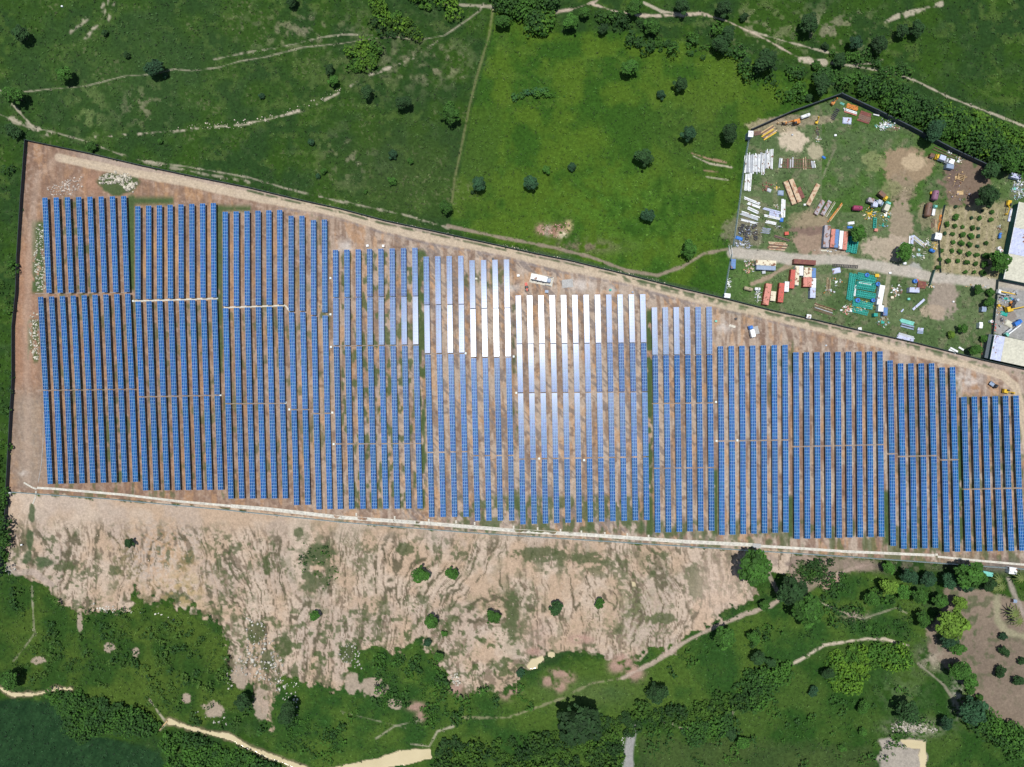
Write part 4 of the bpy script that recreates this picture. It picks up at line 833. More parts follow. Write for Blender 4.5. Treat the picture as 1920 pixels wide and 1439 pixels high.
# palms by the hut
fr = MB()
for k in range(11):
    t = k*.571+.2; L_ = 1.0
    for s_ in range(4):
        a = s_/4; b = (s_+1)/4; z = lambda q: .35*q-.75*q*q
        ca, sa = math.cos(t), math.sin(t); w0 = .10*(1-a*.5); w1 = .10*(1-b*.7)
        fr.quadbox([(ca*a+sa*w0, sa*a-ca*w0, z(a)-.02), (ca*b+sa*w1, sa*b-ca*w1, z(b)-.02), (ca*b-sa*w1, sa*b+ca*w1, z(b)-.02), (ca*a-sa*w0, sa*a+ca*w0, z(a)-.02), (ca*a+sa*w0, sa*a-ca*w0, z(a)), (ca*b+sa*w1, sa*b-ca*w1, z(b)), (ca*b-sa*w1, sa*b+ca*w1, z(b)), (ca*a-sa*w0, sa*a+ca*w0, z(a))])
PALMF = fr.mesh('frond_crown', mat('palm_leaf', (.10, .13, .025), .6, 0, .3, 1)); PALMT = MB().rod((0, 0, -.3), (.3, .1, 5), .22, 8, .15).mesh('trunk', BARK)
for px, py, r, lab in [(1873, 1088, 11, 'upper palm beside the small hut'), (1878, 1101, 12, 'middle palm below the small hut'), (1868, 1104, 9, 'lower left palm of the cluster by the hut'), (1914, 1085, 12, 'palm right of the white hut at the edge'), (1903, 1150, 14, 'palm along the track at the right edge'), (1912, 1166, 12, 'lowest palm along the track at the right edge')]:
    o = thing('palm', lab, 'palm', P(px, py, 5)-Vector((0, 0, 5)), rnd.random()*6); obj('trunk', PALMT, o); f_ = obj('frond_crown', PALMF, o, (.3, .1, 5)); f_.scale = (r*M*1.1,)*3

# thickets: masses of bushes nobody could count
def thicket(name, poly, count, rmin, rmax, cols, seed, label, dens=30, dark=.75, clump=0, zk=.8):
    r_ = np.random.RandomState(seed); xs = [p[0] for p in poly]; ys = [p[1] for p in poly]; X = []; Y = []
    while len(X) < count:
        x = r_.uniform(min(xs), max(xs), 4000); y = r_.uniform(min(ys), max(ys), 4000); ok = inside(x, y, poly)
        if clump: ok &= fbm(x, y, 30, seed, 3) > clump
        X += list(x[ok]); Y += list(y[ok])
    X = np.array(X[:count]); Y = np.array(Y[:count]); r = r_.uniform(rmin, rmax, count)**1.0*M
    big = fbm(X, Y, 24, seed+5, 3); r = r*(.6+.9*sstep(.35, .65, big))
    zc = r*zk*.9; f = (H-zc)/H; wx_ = (X-960)*M*f; wy_ = (719.5-Y)*M*f
    cols = np.array(cols); t = sstep(.32, .68, fbm(X, Y, 20, seed+9, 3)*.7+r_.rand(count)*.3)[:, None]; col = cols[0]*(1-t)+cols[1]*t
    if dens < 10:
        V, F, Cc = leaf_cloud(wx_, wy_, zc*.5, r, r*zk, dens, r*.8, col, seed)
    else:
        V, F, Cc = leaf_cloud(wx_, wy_, zc, r, r*zk, dens, np.clip(r*.45, .35, 1.0), col, seed)
    tag(obj(name, npmesh(name, V, F, LEAF['white'], Cc)), label, 'undergrowth', None, 'stuff')
DK, MD, YL, BG = (.018, .052, .010), (.034, .092, .010), (.068, .140, .010), (.022, .070, .028)
thicket('thicket', [(1515, 125), (1560, 138), (1610, 140), (1680, 158), (1740, 190), (1800, 225), (1860, 250), (1930, 275), (1960, 300), (1960, 335), (1905, 315), (1872, 296), (1786, 258), (1710, 218), (1645, 188), (1590, 160), (1535, 150)], 400, 5, 17, (DK, MD), 1, 'dense dark thicket along the outside of the depot wall', 46, clump=.36)
thicket('thicket', [(1760, 200), (1830, 215), (1930, 250), (1960, 290), (1900, 310), (1840, 280), (1780, 240)], 110, 5, 14, (MD, YL), 2, 'brighter bushes behind the thicket at the right', 40)
thicket('thicket', [(930, -30), (1040, -30), (1036, 35), (1010, 52), (985, 30), (935, 12)], 130, 7, 15, (DK, MD), 3, 'thicket at the top beside the sandy track', 46)
thicket('thicket', [(1000, 25), (1035, 28), (1028, 60), (985, 60)], 22, 5, 10, (MD, YL), 4, 'small bright bushes below the top thicket', 36)
thicket('thicket', [(700, -30), (850, -30), (855, 25), (830, 45), (800, 30), (760, 60), (700, 30)], 75, 5, 12, (MD, YL), 5, 'bright bushes scattered at the top left of centre', 36, clump=.5)
thicket('thicket', [(650, 85), (710, 75), (715, 110), (690, 130), (650, 130)], 40, 4, 9, (MD, YL), 6, 'mottled yellow-green bushes below the footpath at the top', 30)
thicket('thicket', [(690, 35), (780, 40), (785, 70), (720, 68)], 34, 4, 9, (DK, YL), 7, 'bushes just above the footpath bend at the top', 30)
thicket('thicket', [(1180, 62), (1260, 75), (1275, 90), (1255, 102), (1200, 90), (1178, 78)], 44, 4, 10, (DK, MD), 8, 'dark bush bank in the upper bright field', 40)
thicket('thicket', [(1120, 30), (1160, 28), (1230, 45), (1240, 60), (1180, 52), (1130, 45)], 30, 4, 9, (DK, MD), 9, 'low dark bushes below the track junction', 34)
thicket('thicket', [(1280, 75), (1345, 50), (1400, 100), (1470, 125), (1540, 140), (1560, 175), (1490, 190), (1400, 140), (1280, 115)], 85, 2.5, 9, (DK, MD), 10, 'loose shrub belt between the bright field and the sandy track', 32, clump=.50)
thicket('thicket', [(1550, 95), (1640, 90), (1660, 115), (1720, 125), (1700, 140), (1600, 130)], 50, 4, 9, (DK, MD), 11, 'bushes between the footpaths at the upper right', 30, clump=.42)
thicket('thicket', [(960, 178), (1000, 168), (1040, 172), (1062, 182), (1040, 180), (1000, 178), (965, 186)], 34, 2.5, 5, (MD, BG), 12, 'thin arc of low bushes in the bright field', 22)
thicket('hedge', [(85, 1300), (150, 1300), (240, 1330), (305, 1362), (300, 1372), (230, 1372), (190, 1368), (150, 1395), (115, 1345)], 330, 4, 12, (DK, MD), 13, 'dark hedge running down to the muddy stream at the lower left', 40)
thicket('thicket', [(300, 1372), (330, 1375), (400, 1390), (460, 1412), (520, 1440), (500, 1484), (310, 1484)], 300, 4, 11, (DK, MD), 14, 'bushes below the muddy stream bend', 40)
thicket('undergrowth', [(120, 1145), (300, 1140), (415, 1190), (430, 1270), (480, 1345), (420, 1370), (320, 1345), (220, 1310), (80, 1290), (20, 1260), (20, 1100), (90, 1110)], 480, 2, 5, (DK, (.046, .092, .013)), 15, 'weedy green undergrowth of the lower left meadow', 14, clump=.45)
thicket('undergrowth', [(480, 1370), (560, 1335), (640, 1320), (700, 1300), (705, 1222), (820, 1240), (850, 1300), (990, 1280), (1000, 1330), (820, 1370), (700, 1380), (620, 1430), (540, 1410)], 420, 2.5, 7, (DK, MD), 16, 'weeds and low bushes at the foot of the bare slope', 14, clump=.47)
thicket('hedge', [(820, 1385), (900, 1395), (975, 1385), (1040, 1372), (1080, 1335), (1160, 1345), (1200, 1320), (1280, 1330), (1330, 1310), (1385, 1300), (1420, 1292), (1425, 1320), (1370, 1345), (1290, 1360), (1200, 1365), (1165, 1400), (1160, 1484), (820, 1484)], 640, 4, 12, (DK, (.050, .112, .011)), 17, 'broad hedge belt along the bottom around the very large tree', 36)
thicket('hedge', [(1380, 1290), (1400, 1260), (1480, 1240), (1480, 1270), (1440, 1300), (1430, 1330), (1385, 1330)], 110, 6, 12, (DK, MD), 18, 'dark bushes rising from the hedge towards the winding track', 36)
thicket('hedge', [(1545, 1225), (1600, 1212), (1690, 1215), (1712, 1240), (1690, 1255), (1640, 1250), (1620, 1290), (1570, 1300), (1545, 1260)], 200, 3.5, 10, (MD, YL), 19, 'bright hedge loop under the pale dry stream bed', 34)
thicket('hedge', [(1280, 1365), (1340, 1355), (1380, 1330), (1370, 1365), (1340, 1390), (1290, 1395)], 60, 5, 10, (DK, MD), 20, 'bushes around the sandy spring hollow', 30)
thicket('hedge', [(-40, 240), (5, 240), (30, 300), (32, 500), (25, 640), (20, 800), (10, 960), (-5, 1090), (-40, 1090)], 120, 2.5, 7, (DK, MD), 21, 'rough bushes outside the left fence', 24, clump=.5)
thicket('hedge', [(-5, 920), (14, 930), (12, 1040), (0, 1080), (-40, 1080), (-40, 920)], 90, 6, 12, (DK, MD), 22, 'dark hedge outside the lower left corner', 36)
thicket('hedge', [(1820, 1325), (1870, 1352), (1960, 1385), (1960, 1430), (1890, 1410), (1830, 1370)], 120, 7, 14, (DK, MD), 23, 'dark hedge below the brown plot', 36)
thicket('undergrowth', [(1440, 1060), (1560, 1065), (1700, 1110), (1740, 1160), (1730, 1200), (1560, 1180), (1540, 1140), (1520, 1200), (1330, 1220), (1280, 1260), (1200, 1290), (1220, 1260), (1400, 1160), (1500, 1180), (1450, 1100)], 320, 2, 6, (DK, MD), 24, 'low weeds around the track fork and lower orchard', 12, clump=.5)
thicket('undergrowth', [(1200, 1300), (1500, 1270), (1540, 1300), (1700, 1280), (1780, 1330), (1700, 1400), (1640, 1439), (1200, 1439)], 260, 2, 5.5, (DK, MD), 25, 'low tufts over the lower right meadow', 12, clump=.52)
thicket('undergrowth', [(1480, 1050), (1560, 1053), (1550, 1085), (1510, 1100)], 60, 2.5, 5, (DK, MD), 26, 'weeds right of the very large tree below the drain', 16)
thicket('undergrowth', [(560, 1020), (610, 1010), (640, 1080), (600, 1110), (555, 1080)], 50, 1.5, 4.5, (DK, MD), 27, 'weeds growing in a hollow of the bare slope', 14)
# grass tussocks over the pastures
def tussocks(n, seed):
    r_ = np.random.RandomState(seed); x = r_.uniform(-40, 1960, n); y = r_.uniform(-40, 1480, n)
    ix = ((x-gx[0])/ST).astype(int); iy = ((y-gy[0])/ST).astype(int); ok = (CLS[iy, ix] == GRASS) & (n_sm[iy, ix] > .42); x = x[ok]; y = y[ok]; c = C[iy[ok], ix[ok]]
    r = r_.uniform(.25, .7, len(x)); k = r_.uniform(.6, 1.5, len(x))[:, None]
    V, F, Cc = leaf_cloud((x-960)*M, (719.5-y)*M, np.full(len(x), .15)+terr(x, y), r, r*.5, 4, r*1.1, c*k, seed)
    tag(obj('grass', npmesh('grass', V, F, LEAF['white'], Cc)), 'coarse grass tussocks over the pastures and verges', 'grass', None, 'stuff')
tussocks(70000, 5)

# ------------------------------------------------------------------ rocks
def rocks(name, label, poly, n, s0, s1, col, seed, clump=0):
    r_ = np.random.RandomState(seed); xs = [p[0] for p in poly]; ys = [p[1] for p in poly]; X = []; Y = []
    while len(X) < n:
        x = r_.uniform(min(xs), max(xs), 3000); y = r_.uniform(min(ys), max(ys), 3000); ok = inside(x, y, poly)
        if clump: ok &= fbm(x, y, 16, seed, 3) > clump
        X += list(x[ok]); Y += list(y[ok])
    V = []; F = []; Cc = []
    base = np.array([(-1, -1, -.4), (1, -1, -.4), (1, 1, -.4), (-1, 1, -.4), (-.6, -.7, .7), (.7, -.55, .8), (.55, .7, .6), (-.7, .6, .75)])
    for i in range(n):
        s = r_.uniform(s0, s1)*r_.uniform(.6, 1.2); a = r_.rand()*6.28; q = base*(1+r_.uniform(-.25, .25, (8, 3)))*s*np.array([r_.uniform(.7, 1.2), r_.uniform(.6, 1), .75])
        xy = np.stack([q[:, 0]*math.cos(a)-q[:, 1]*math.sin(a), q[:, 0]*math.sin(a)+q[:, 1]*math.cos(a)], -1)
        b = len(V)*1; V += [((X[i]-960)*M+p[0], (719.5-Y[i])*M+p[1], z+terz(X[i], Y[i])+s*.2) for p, z in zip(xy, q[:, 2])]
        F += [(b+f_[0], b+f_[1], b+f_[2], b+f_[3]) for f_ in ((0, 3, 2, 1), (4, 5, 6, 7), (0, 1, 5, 4), (1, 2, 6, 5), (2, 3, 7, 6), (3, 0, 4, 7))]
        Cc += [np.array(col)*r_.uniform(.6, 1.25)]*8
    tag(obj(name, npmesh(name, V, F, LEAF['white'], np.array(Cc))), label, 'rocks', None, 'stuff')
WR = (.50, .45, .36)
rocks('rock_pile', 'heap of pale boulders right of the upper left corner patch', [(186, 330), (215, 322), (240, 326), (258, 345), (250, 362), (236, 358), (222, 345), (200, 345), (188, 345)], 190, .35, .85, WR, 1)
rocks('rock_pile', 'flatter scatter of pinkish boulders above the far left block', [(88, 352), (130, 335), (155, 332), (156, 352), (140, 365), (95, 366)], 120, .3, .65, (.50, .42, .35), 2)
rocks('rock_pile', 'upper strip of pale stones left of the far left block', [(68, 425), (80, 420), (86, 480), (87, 545), (70, 547), (64, 500)], 190, .25, .55, (.50, .48, .38), 3)
rocks('rock_pile', 'lower strip of pale stones left of the far left block', [(57, 588), (70, 585), (75, 640), (73, 678), (60, 670), (55, 620)], 130, .25, .5, (.50, .47, .38), 4)
rocks('stone_scatter', 'white stones scattered down the gully of the bare slope', [(460, 1160), (490, 1155), (530, 1240), (540, 1300), (500, 1290), (450, 1260), (430, 1300), (420, 1270), (465, 1210)], 170, .25, .7, (.50, .47, .40), 5)
rocks('stone_scatter', 'white stones at the right foot of the rilled slope', [(630, 1210), (670, 1200), (680, 1260), (640, 1240)], 50, .2, .55, (.50, .47, .40), 6)
rocks('stone_scatter', 'white stones in the weeds below the bare slope edge', [(165, 1130), (200, 1135), (330, 1160), (335, 1168), (300, 1150), (180, 1150)], 40, .2, .6, (.50, .47, .40), 7)
rocks('stone_scatter', 'white stones by the lower left corner of the bare slope', [(10, 1060), (30, 1060), (25, 1080), (10, 1078)], 26, .2, .55, (.50, .47, .40), 8)
rocks('stone_scatter', 'white stones beside the lowest soil tongue', [(515, 1270), (560, 1280), (560, 1345), (540, 1330), (525, 1300)], 40, .2, .6, (.50, .47, .40), 9)
rocks('stone_scatter', 'scattered stones near the muddy stream', [(360, 1330), (440, 1350), (430, 1370), (370, 1345)], 16, .2, .6, (.50, .47, .40), 10)
rocks('stone_scatter', 'pale heap of stones at the central slope foot', [(845, 1265), (858, 1262), (864, 1285), (850, 1290)], 50, .25, .5, (.52, .48, .40), 11)
rocks('rubble', 'grey and white rubble above the sandy pad at the lower right', [(1670, 1358), (1700, 1350), (1758, 1368), (1755, 1376), (1700, 1372), (1675, 1375)], 110, .25, .7, (.50, .45, .38), 12)
rocks('stone_scatter', 'pale stones lining the top fence verge', [(640, 396), (700, 408), (900, 448), (1100, 495), (1250, 528), (1247, 532), (1100, 500), (900, 453), (640, 400)], 170, .15, .38, (.55, .48, .38), 13, .5)
rocks('stone_scatter', 'stones along the dry line across the left pasture', [(400, 228), (480, 222), (560, 198), (640, 165), (640, 175), (560, 210), (440, 244), (330, 240)], 90, .15, .4, (.55, .47, .38), 14)
rocks('rubble', 'debris heap of bricks and timber in the mid field', [(1005, 425), (1070, 418), (1068, 436), (1050, 447), (1010, 440)], 90, .2, .5, (.42, .26, .20), 15)
rocks('stone_scatter', 'loose pale clods over the lower bare slope', [(60, 960), (1280, 1040), (1250, 1150), (960, 1230), (640, 1180), (300, 1100), (60, 1050)], 260, .1, .3, (.45, .36, .28), 16)
rocks('stone_scatter', 'stones edging the grey gravel path at the bottom', [(1166, 1372), (1172, 1372), (1168, 1439), (1164, 1439)], 20, .2, .45, (.6, .58, .55), 17)

# ------------------------------------------------------------------ depot: containers, stacks, tanks, machines, buildings
def cmat(key):
    t = {'pink': (.52, .20, .15), 'red': (.46, .085, .06), 'maroon': (.16, .045, .035), 'blue': (.10, .20, .40), 'white': (.72, .73, .72), 'cream': (.62, .55, .40), 'lavender': (.45, .48, .62), 'grey': (.34, .31, .33), 'slate': (.24, .30, .40), 'teal': (.015, .30, .24), 'orange': (.60, .22, .035), 'yellow': (.60, .38, .02), 'rusty': (.33, .17, .09), 'brown': (.15, .085, .06), 'magenta': (.26, .035, .09), 'purple': (.22, .10, .16), 'turquoise': (.16, .46, .38), 'dark': (.035, .035, .04), 'bluepaint': (.03, .16, .50), 'khaki': (.33, .27, .17), 'redpaint': (.50, .08, .05), 'steel': (.42, .44, .46), 'beige': (.50, .48, .38), 'wood': (.45, .31, .15)}[key]
    ru = {'pink': .25, 'red': .25, 'white': .15, 'cream': .35, 'rusty': .7, 'grey': .4, 'maroon': .3, 'orange': .4, 'brown': .3, 'blue': .1, 'lavender': .1}.get(key)
    return mat('paint_'+key, t, .55, 0, .16, .8, .4, rust=(.20, .085, .04) if ru and key != 'rusty' else ((.50, .38, .25) if key == 'rusty' else None), rust_amt=ru or .5, rust_scale=.55)
def ctr(px, py, L, Wd, h, ang): return P(px, py, h)-Vector((0, 0, h)), A(ang), L*M, Wd*M
def container(px, py, L, Wd, ang, col, label, h=2.5, group='containers parked in the depot', roofc=None, name='container', door='steel'):
    loc, rz, l, w = ctr(px, py, L, Wd, h, ang); r = thing(name, label, name.replace('_', ' '), loc, rz, group if name == 'container' else None)
    b = MB().box(0, 0, .12, l-.12, w-.12, h-.2); 
    for sx in (-1, 1):
        for sy in (-1, 1): b.box(sx*(l/2-.08), sy*(w/2-.08), 0, .16, .16, h)
    n = int(l/.55)
    for i in range(n):
        for sy in (-1, 1): b.box(-l/2+.35+i*(l-.7)/max(1, n-1), sy*(w/2-.03), .2, .22, .06, h-.4)
    b.part('body', r, cmat(col))
    t = MB()
    for sy in (-1, 1): t.box(0, sy*(w/2-.05), h-.1, l-.3, .1, .1)
    t.box(0, 0, h-.09, l-.3, w-.2, .05)
    n = int(l/.45)
    for i in range(n): t.box(-l/2+.4+i*(l-.8)/max(1, n-1), 0, h-.045, .18, w-.28, .05)
    t.part('roof', r, cmat(roofc or col))
    dm = MB().box(0, 0, .2, .05, w/2-.12, h-.4); dm.rod((.04, .15, .3), (.04, .15, h-.3), .03, 5); me = dm.mesh('door', cmat(door if door != 'steel' else col))
    for sy in (-1, 1): obj('door', me, r, (l/2, sy*(w/4), 0))
    return r
def cabin(px, py, L, Wd, ang, col, label, h=2.6, roof='white', cat='cabin', name='cabin'):
    loc, rz, l, w = ctr(px, py, L, Wd, h, ang); r = thing(name, label, cat, loc, rz)
    MB().box(0, 0, 0, l-.3, w-.3, h-.25).part('wall', r, cmat(col)); rf = MB().roof(l-.3, w-.3, h-.25, h+.1, .2)
    rf.part('roof', r, cmat(roof)); MB().box(l*.1, -w/2+.13, 0, .8, .06, 1.9).part('door', r, cmat('steel')); MB().box(-l*.22, -w/2+.13, 1.1, .8, .05, .7).part('window', r, cmat('dark')); return r
def stack(name, kind, label, cat, px, py, L, Wd, ang, n, cols, h=.3, jit=.06, round_=False, layers=1, gap=.8, lj=.04):
    """a stack of long pieces lying side by side; every piece is a part"""
    loc, rz, l, w = ctr(px, py, L, Wd, h*layers, ang); r = thing(name, label, cat, loc, rz); rr = random.Random(int(px*7+py)); pw = w/n; meshes = {}
    for k in range(layers):
        for i in range(n):
            c = cols[rr.randrange(len(cols))]
            if c not in meshes:
                mb = MB()
                if round_: mb.rod((-l/2, 0, 0), (l/2, 0, 0), pw*gap/2, 8)
                else: mb.box(0, 0, -h/2, l, pw*gap, h*.9).box(0, 0, h*.4, l, pw*gap*.3, h*.12)
                meshes[c] = mb.mesh(kind, cmat(c))
            z = (pw*gap/2 if round_ else h/2)+k*h+.02
            o = obj(kind, meshes[c], r, (rr.uniform(-1, 1)*l*jit, -w/2+pw*(i+.5)+rr.uniform(-1, 1)*pw*.1+(pw*.5 if k else 0)*.6, z), rr.uniform(-1, 1)*lj*.3); o.scale = (rr.uniform(.86, 1.03), 1, 1)
    return r
def heap(name, label, cat, px, py, rx, ry, n, cols, smin=.3, smax=1.2, kind='stuff', hmax=.6, ang=0):
    mb = MB(); rr = random.Random(int(px*3+py*5)); ms = [cmat(c) for c in cols]; p0 = P(px, py)
    for i in range(n):
        mb.cur = rr.randrange(len(ms)); t = rr.random()*6.28; q = rr.random()**.5; a = A(ang)
        x, y = math.cos(t)*q*rx*M, math.sin(t)*q*ry*M; x, y = x*math.cos(a)-y*math.sin(a), x*math.sin(a)+y*math.cos(a)
        s = rr.uniform(smin, smax); k = rr.random()
        if k < .35: mb.rod((x-s*.8, y, .15+rr.random()*.3), (x+s*math.cos(t)*.9, y+s*math.sin(t)*.9, .15+rr.random()*hmax), .07+.08*rr.random(), 6)
        else: mb.box(x, y, 0, s, s*rr.uniform(.3, .9), rr.uniform(.1, hmax), t, rr.uniform(.6, 1), rr.uniform(-.15, .15))
    mb.cur = 0; mb.box(0, 0, -.05, rx*M*.5, ry*M*.5, .15)
    return mb.solo(name, ms, label, cat, p0, 0, None, kind)
def tankob(px, py, L, Wd, ang, col, label, name='storage_tank', cat='tank'):
    loc, rz, l, w = ctr(px, py, L, Wd, w_ := Wd*M, ang); r = thing(name, label, cat, loc, rz)
    sh_ = MB().tank(l, w/2, w/2+.3).part('shell', r, cmat(col)); s = MB(); [s.box(x*l*.3, 0, 0, .25, w*.8, .55) for x in (-1, 1)]; s.part('saddle', r, cmat('steel'))
    MB().rod((l*.1, 0, w+.2), (l*.1, 0, w+.45), .28, 10).part('hatch', sh_, cmat('dark')); return r
def wheels(r, xs, y, rad=.5, wd=.35):
    me = MB().rod((0, -wd/2, rad), (0, wd/2, rad), rad, 12).mesh('wheel', cmat('dark')); 
    for x in xs:
        for s in (-1, 1): obj('wheel', me, r, (x, s*y, 0))
def truck(px, py, L, Wd, ang, cab, bodyc, label, flat=False, name='truck'):
    h = 2.8; loc, rz, l, w = ctr(px, py, L, Wd, h, ang); r = thing(name, label, 'truck', loc, rz)
    cl = min(2.2, l*.3); c = MB().box(l/2-cl/2, 0, .6, cl, w, 1.2).box(l/2-cl/2-.1, 0, 1.8, cl*.8, w*.9, .8, 0, .85); cabo = c.part('cab', r, cmat(cab))
    MB().box(l/2-.28, 0, 1.7, .08, w*.85, .6).part('windscreen', cabo, cmat('dark')); MB().box(-.1, 0, .7, l-.3, w*.5, .2).part('chassis', r, cmat('dark'))
    b = MB(); bl = l-cl-.3
    if flat: b.box(-l/2+bl/2, 0, .9, bl, w, .18); [b.box(-l/2+bl/2, s*w*.48, 1.05, bl, .08, .4) for s in (-1, 1)]
    else: b.box(-l/2+bl/2, 0, .95, bl, w, 1.9).box(-l/2+bl/2, 0, 2.85, bl*.97, w*.94, .07)
    b.part('cargo_bed' if flat else 'cargo_box', r, cmat(bodyc)); wheels(r, [l/2-cl*.6, -l*.2, -l*.36], w/2-.1); return r
def excavator(px, py, s, ang, col, label, boom=5.5, name='excavator'):
    r = thing(name, label, 'excavator', P(px, py, 1.5)-Vector((0, 0, 1.5)), A(ang)); r.scale = (s,)*3
    tm = MB().box(0, 0, 0, 3.6, .55, .75, 0, .9).mesh('track', cmat('dark')); [obj('track', tm, r, (0, k*1.05, 0)) for k in (-1, 1)]
    MB().box(-.4, 0, .8, 2.8, 2.3, 1.1, 0, .93).box(-1.3, 0, 1.85, .9, 2.0, .3).part('house', r, cmat(col)); MB().box(.6, .65, 1.0, 1.3, .95, 1.6, 0, .9).part('cab', r, cmat('dark'))
    b = MB(); b.rod((.8, -.2, 1.4), (boom*.55, -.2, 3.0), .3, 6, .24).rod((boom*.55, -.2, 3.0), (boom, -.2, 2.0), .22, 6, .16); b.part('arm', r, cmat(col)); MB().box(boom+.3, -.2, .9, .9, 1.2, .9, 0, .7).part('bucket', r, cmat(col)); return r
def crane(px, py, L, ang, col, cab, label):
    loc = P(px, py, 2.5)-Vector((0, 0, 2.5)); r = thing('mobile_crane', label, 'crane', loc, A(ang)); l = L*M
    MB().box(-l*.15, 0, .6, l*.55, 2.3, .7).part('chassis', r, cmat('steel')); MB().box(-l*.36, 0, 1.2, 1.7, 2.2, 1.4, 0, .88).part('cab', r, cmat(cab)); b = MB().rod((-l*.3, 0, 2.6), (l*.5, 0, 3.0), .42, 4, .3); b.part('boom', r, cmat(col)); wheels(r, [-l*.36, -l*.1, l*.05], 1.05); return r
def lattice(px, py, L, Wd, ang, col, label, n=5, layers=1, name='steel_frame_stack', cat='steel frames'):
    """stack of welded lattice frames: every frame a part"""
    h = .5; loc, rz, l, w = ctr(px, py, L, Wd, h*layers, ang); r = thing(name, label, cat, loc, rz); pw = w/n; mb = MB()
    for s in (-1, 1): mb.box(0, s*pw*.4, -.2, l, .26, .4)
    mb.box(0, 0, -.2, l, .14, .2)
    k = max(3, int(l/.9))
    for i in range(k): mb.box(-l/2+.1+i*(l-.2)/(k-1), 0, -.15, .2, pw*.76, .3)
    for i in range(k-1): x = -l/2+.1+(i+.5)*(l-.2)/(k-1); mb.box(x, 0, -.05, math.hypot(1.1, pw*.7), .07, .1, .55 if i % 2 else -.55)
    me = mb.mesh('frame', cmat(col)); rr = random.Random(int(px))
    for q in range(layers):
        for i in range(n): obj('frame', me, r, (rr.uniform(-.3, .3), -w/2+pw*(i+.5)+rr.uniform(-.1, .1), .25+q*.45), rr.uniform(-.02, .02))
    return r

# container row beside the dirt area
container(1550.5, 443.5, 41, 11, -85, 'slate', 'long weathered grey container, leftmost in the row beside the dirt patch', roofc='grey')
container(1561.5, 446.5, 34, 7.6, -85, 'pink', 'salmon container between the grey and the blue one', roofc='pink')
container(1569, 447.5, 34, 7, -85, 'slate', 'dull blue container between the salmon and the rust-stained white one', roofc='blue')
container(1577, 450, 34, 7, -85, 'white', 'rust-stained white container in the row beside the dirt patch')
container(1585, 451.5, 34, 8, -85, 'pink', 'salmon container at the right end of the row, beside the teal frames')
container(1509.5, 491.5, 41, 8.6, 4, 'maroon', 'dark maroon container lying along the depot road')
container(1436.5, 502, 36, 9, 3, 'slate', 'blue-grey container under the long cream roof', roofc='slate')
cabin(1436.7, 493, 37, 9.5, 3, 'cream', 'long rust-edged cream shed beside the depot road', h=3, roof='cream', cat='shed', name='shed')
container(1375.2, 495, 18, 8.5, -87, 'blue', 'small blue container near the depot gate')
container(1438.8, 552, 40, 11, -80, 'red', 'red container with peeling white streaks, lower left of the lawn', roofc='pink')
container(1449.8, 555.5, 18, 9.5, -84, 'cream', 'short cream container right of the peeling red one')
container(1465, 549, 36, 10, -84, 'red', 'clean red container alone between two short white ones')
container(1475.3, 537.8, 19, 8, -86, 'white', 'short white container upper right of the lone red one')
container(1486.3, 523.5, 35, 9, -84, 'red', 'tall red-brown container left of the white block')
container(1494.6, 517, 36, 7.6, -87, 'white', 'long white container right of the red-brown one', roofc='cream')
container(1502.3, 508, 18, 7.5, -88, 'white', 'short white container tucked beside the long white one')
container(1511, 511, 18, 8, -88, 'white', 'pale container, left of three above the twin red ones', roofc='cream')
container(1518.6, 511, 18, 7, -88, 'cream', 'cream container with a rust spot above the twin red ones')
container(1526, 512, 18, 7.5, -88, 'blue', 'short blue container at the top right of the group')
container(1510.3, 529, 18, 7.6, -88, 'red', 'left one of the twin short red containers', roofc='pink')
container(1518.2, 529, 18, 7.6, -88, 'red', 'right one of the twin short red containers', roofc='pink')
container(1526, 531, 18, 8, -88, 'white', 'short white container right of the twin red ones')
container(1524.2, 549.5, 19, 10, -88, 'lavender', 'pale lavender container with a red foot, lowest of the group', roofc='lavender')
container(1715, 544, 19, 9, 3, 'lavender', 'pale lavender container beside the maroon crates')
container(1660.3, 584.5, 15, 8, -86, 'blue', 'short blue container right of the teal frames')
container(1651.8, 553.5, 37, 9.5, -80, 'white', 'long white container right of the teal frame stacks')
container(1652, 578.5, 12, 10, -85, 'white', 'short white container below the long white one')
container(1782, 312, 14, 8, 10, 'slate', 'grey-blue metal box below the white machine trailers')
container(1642.5, 590.5, 7, 6, 0, 'teal', 'small dark teal box below the frame stacks')
cabin(1408, 251, 9, 11, 4, 'slate', 'white-roofed watch cabin at the depot north-west corner', h=5)
cabin(1364, 554.5, 11, 8, 5, 'slate', 'small white-roofed cabin at the depot south-west corner', h=3)
cabin(1517, 593.5, 8, 7, 8, 'grey', 'small pale cabin on the lower depot fence', h=2.6)
cabin(1760, 443, 12, 12, 10, 'slate', 'square white cabin between the orchard and the scrap', h=3.4)
cabin(1839.8, 610, 6, 11, 3, 'white', 'narrow white cabin at the right of the lower lawn', h=2.4)
cabin(1845.6, 580, 8, 9, 5, 'slate', 'small grey-blue cabin by the machinery yard fence', h=2.6, roof='slate')
cabin(1900, 1071, 14, 12, 6, 'white', 'white-roofed hut below the fence at the lower right', h=3)
cabin(1853, 1077, 18, 8, 12, 'slate', 'low pale blue roof between the wide tree and the white hut', h=2.6, roof='turquoise')
cabin(1904, 1128, 0.1+6, 6, 6, 'grey', 'tiny grey roof beside the palms at the right edge', h=2.2, roof='slate')
cabin(1906, 330, 18, 8, 14, 'lavender', 'pale lavender roof at the right edge behind the thicket', h=2.6, roof='lavender')

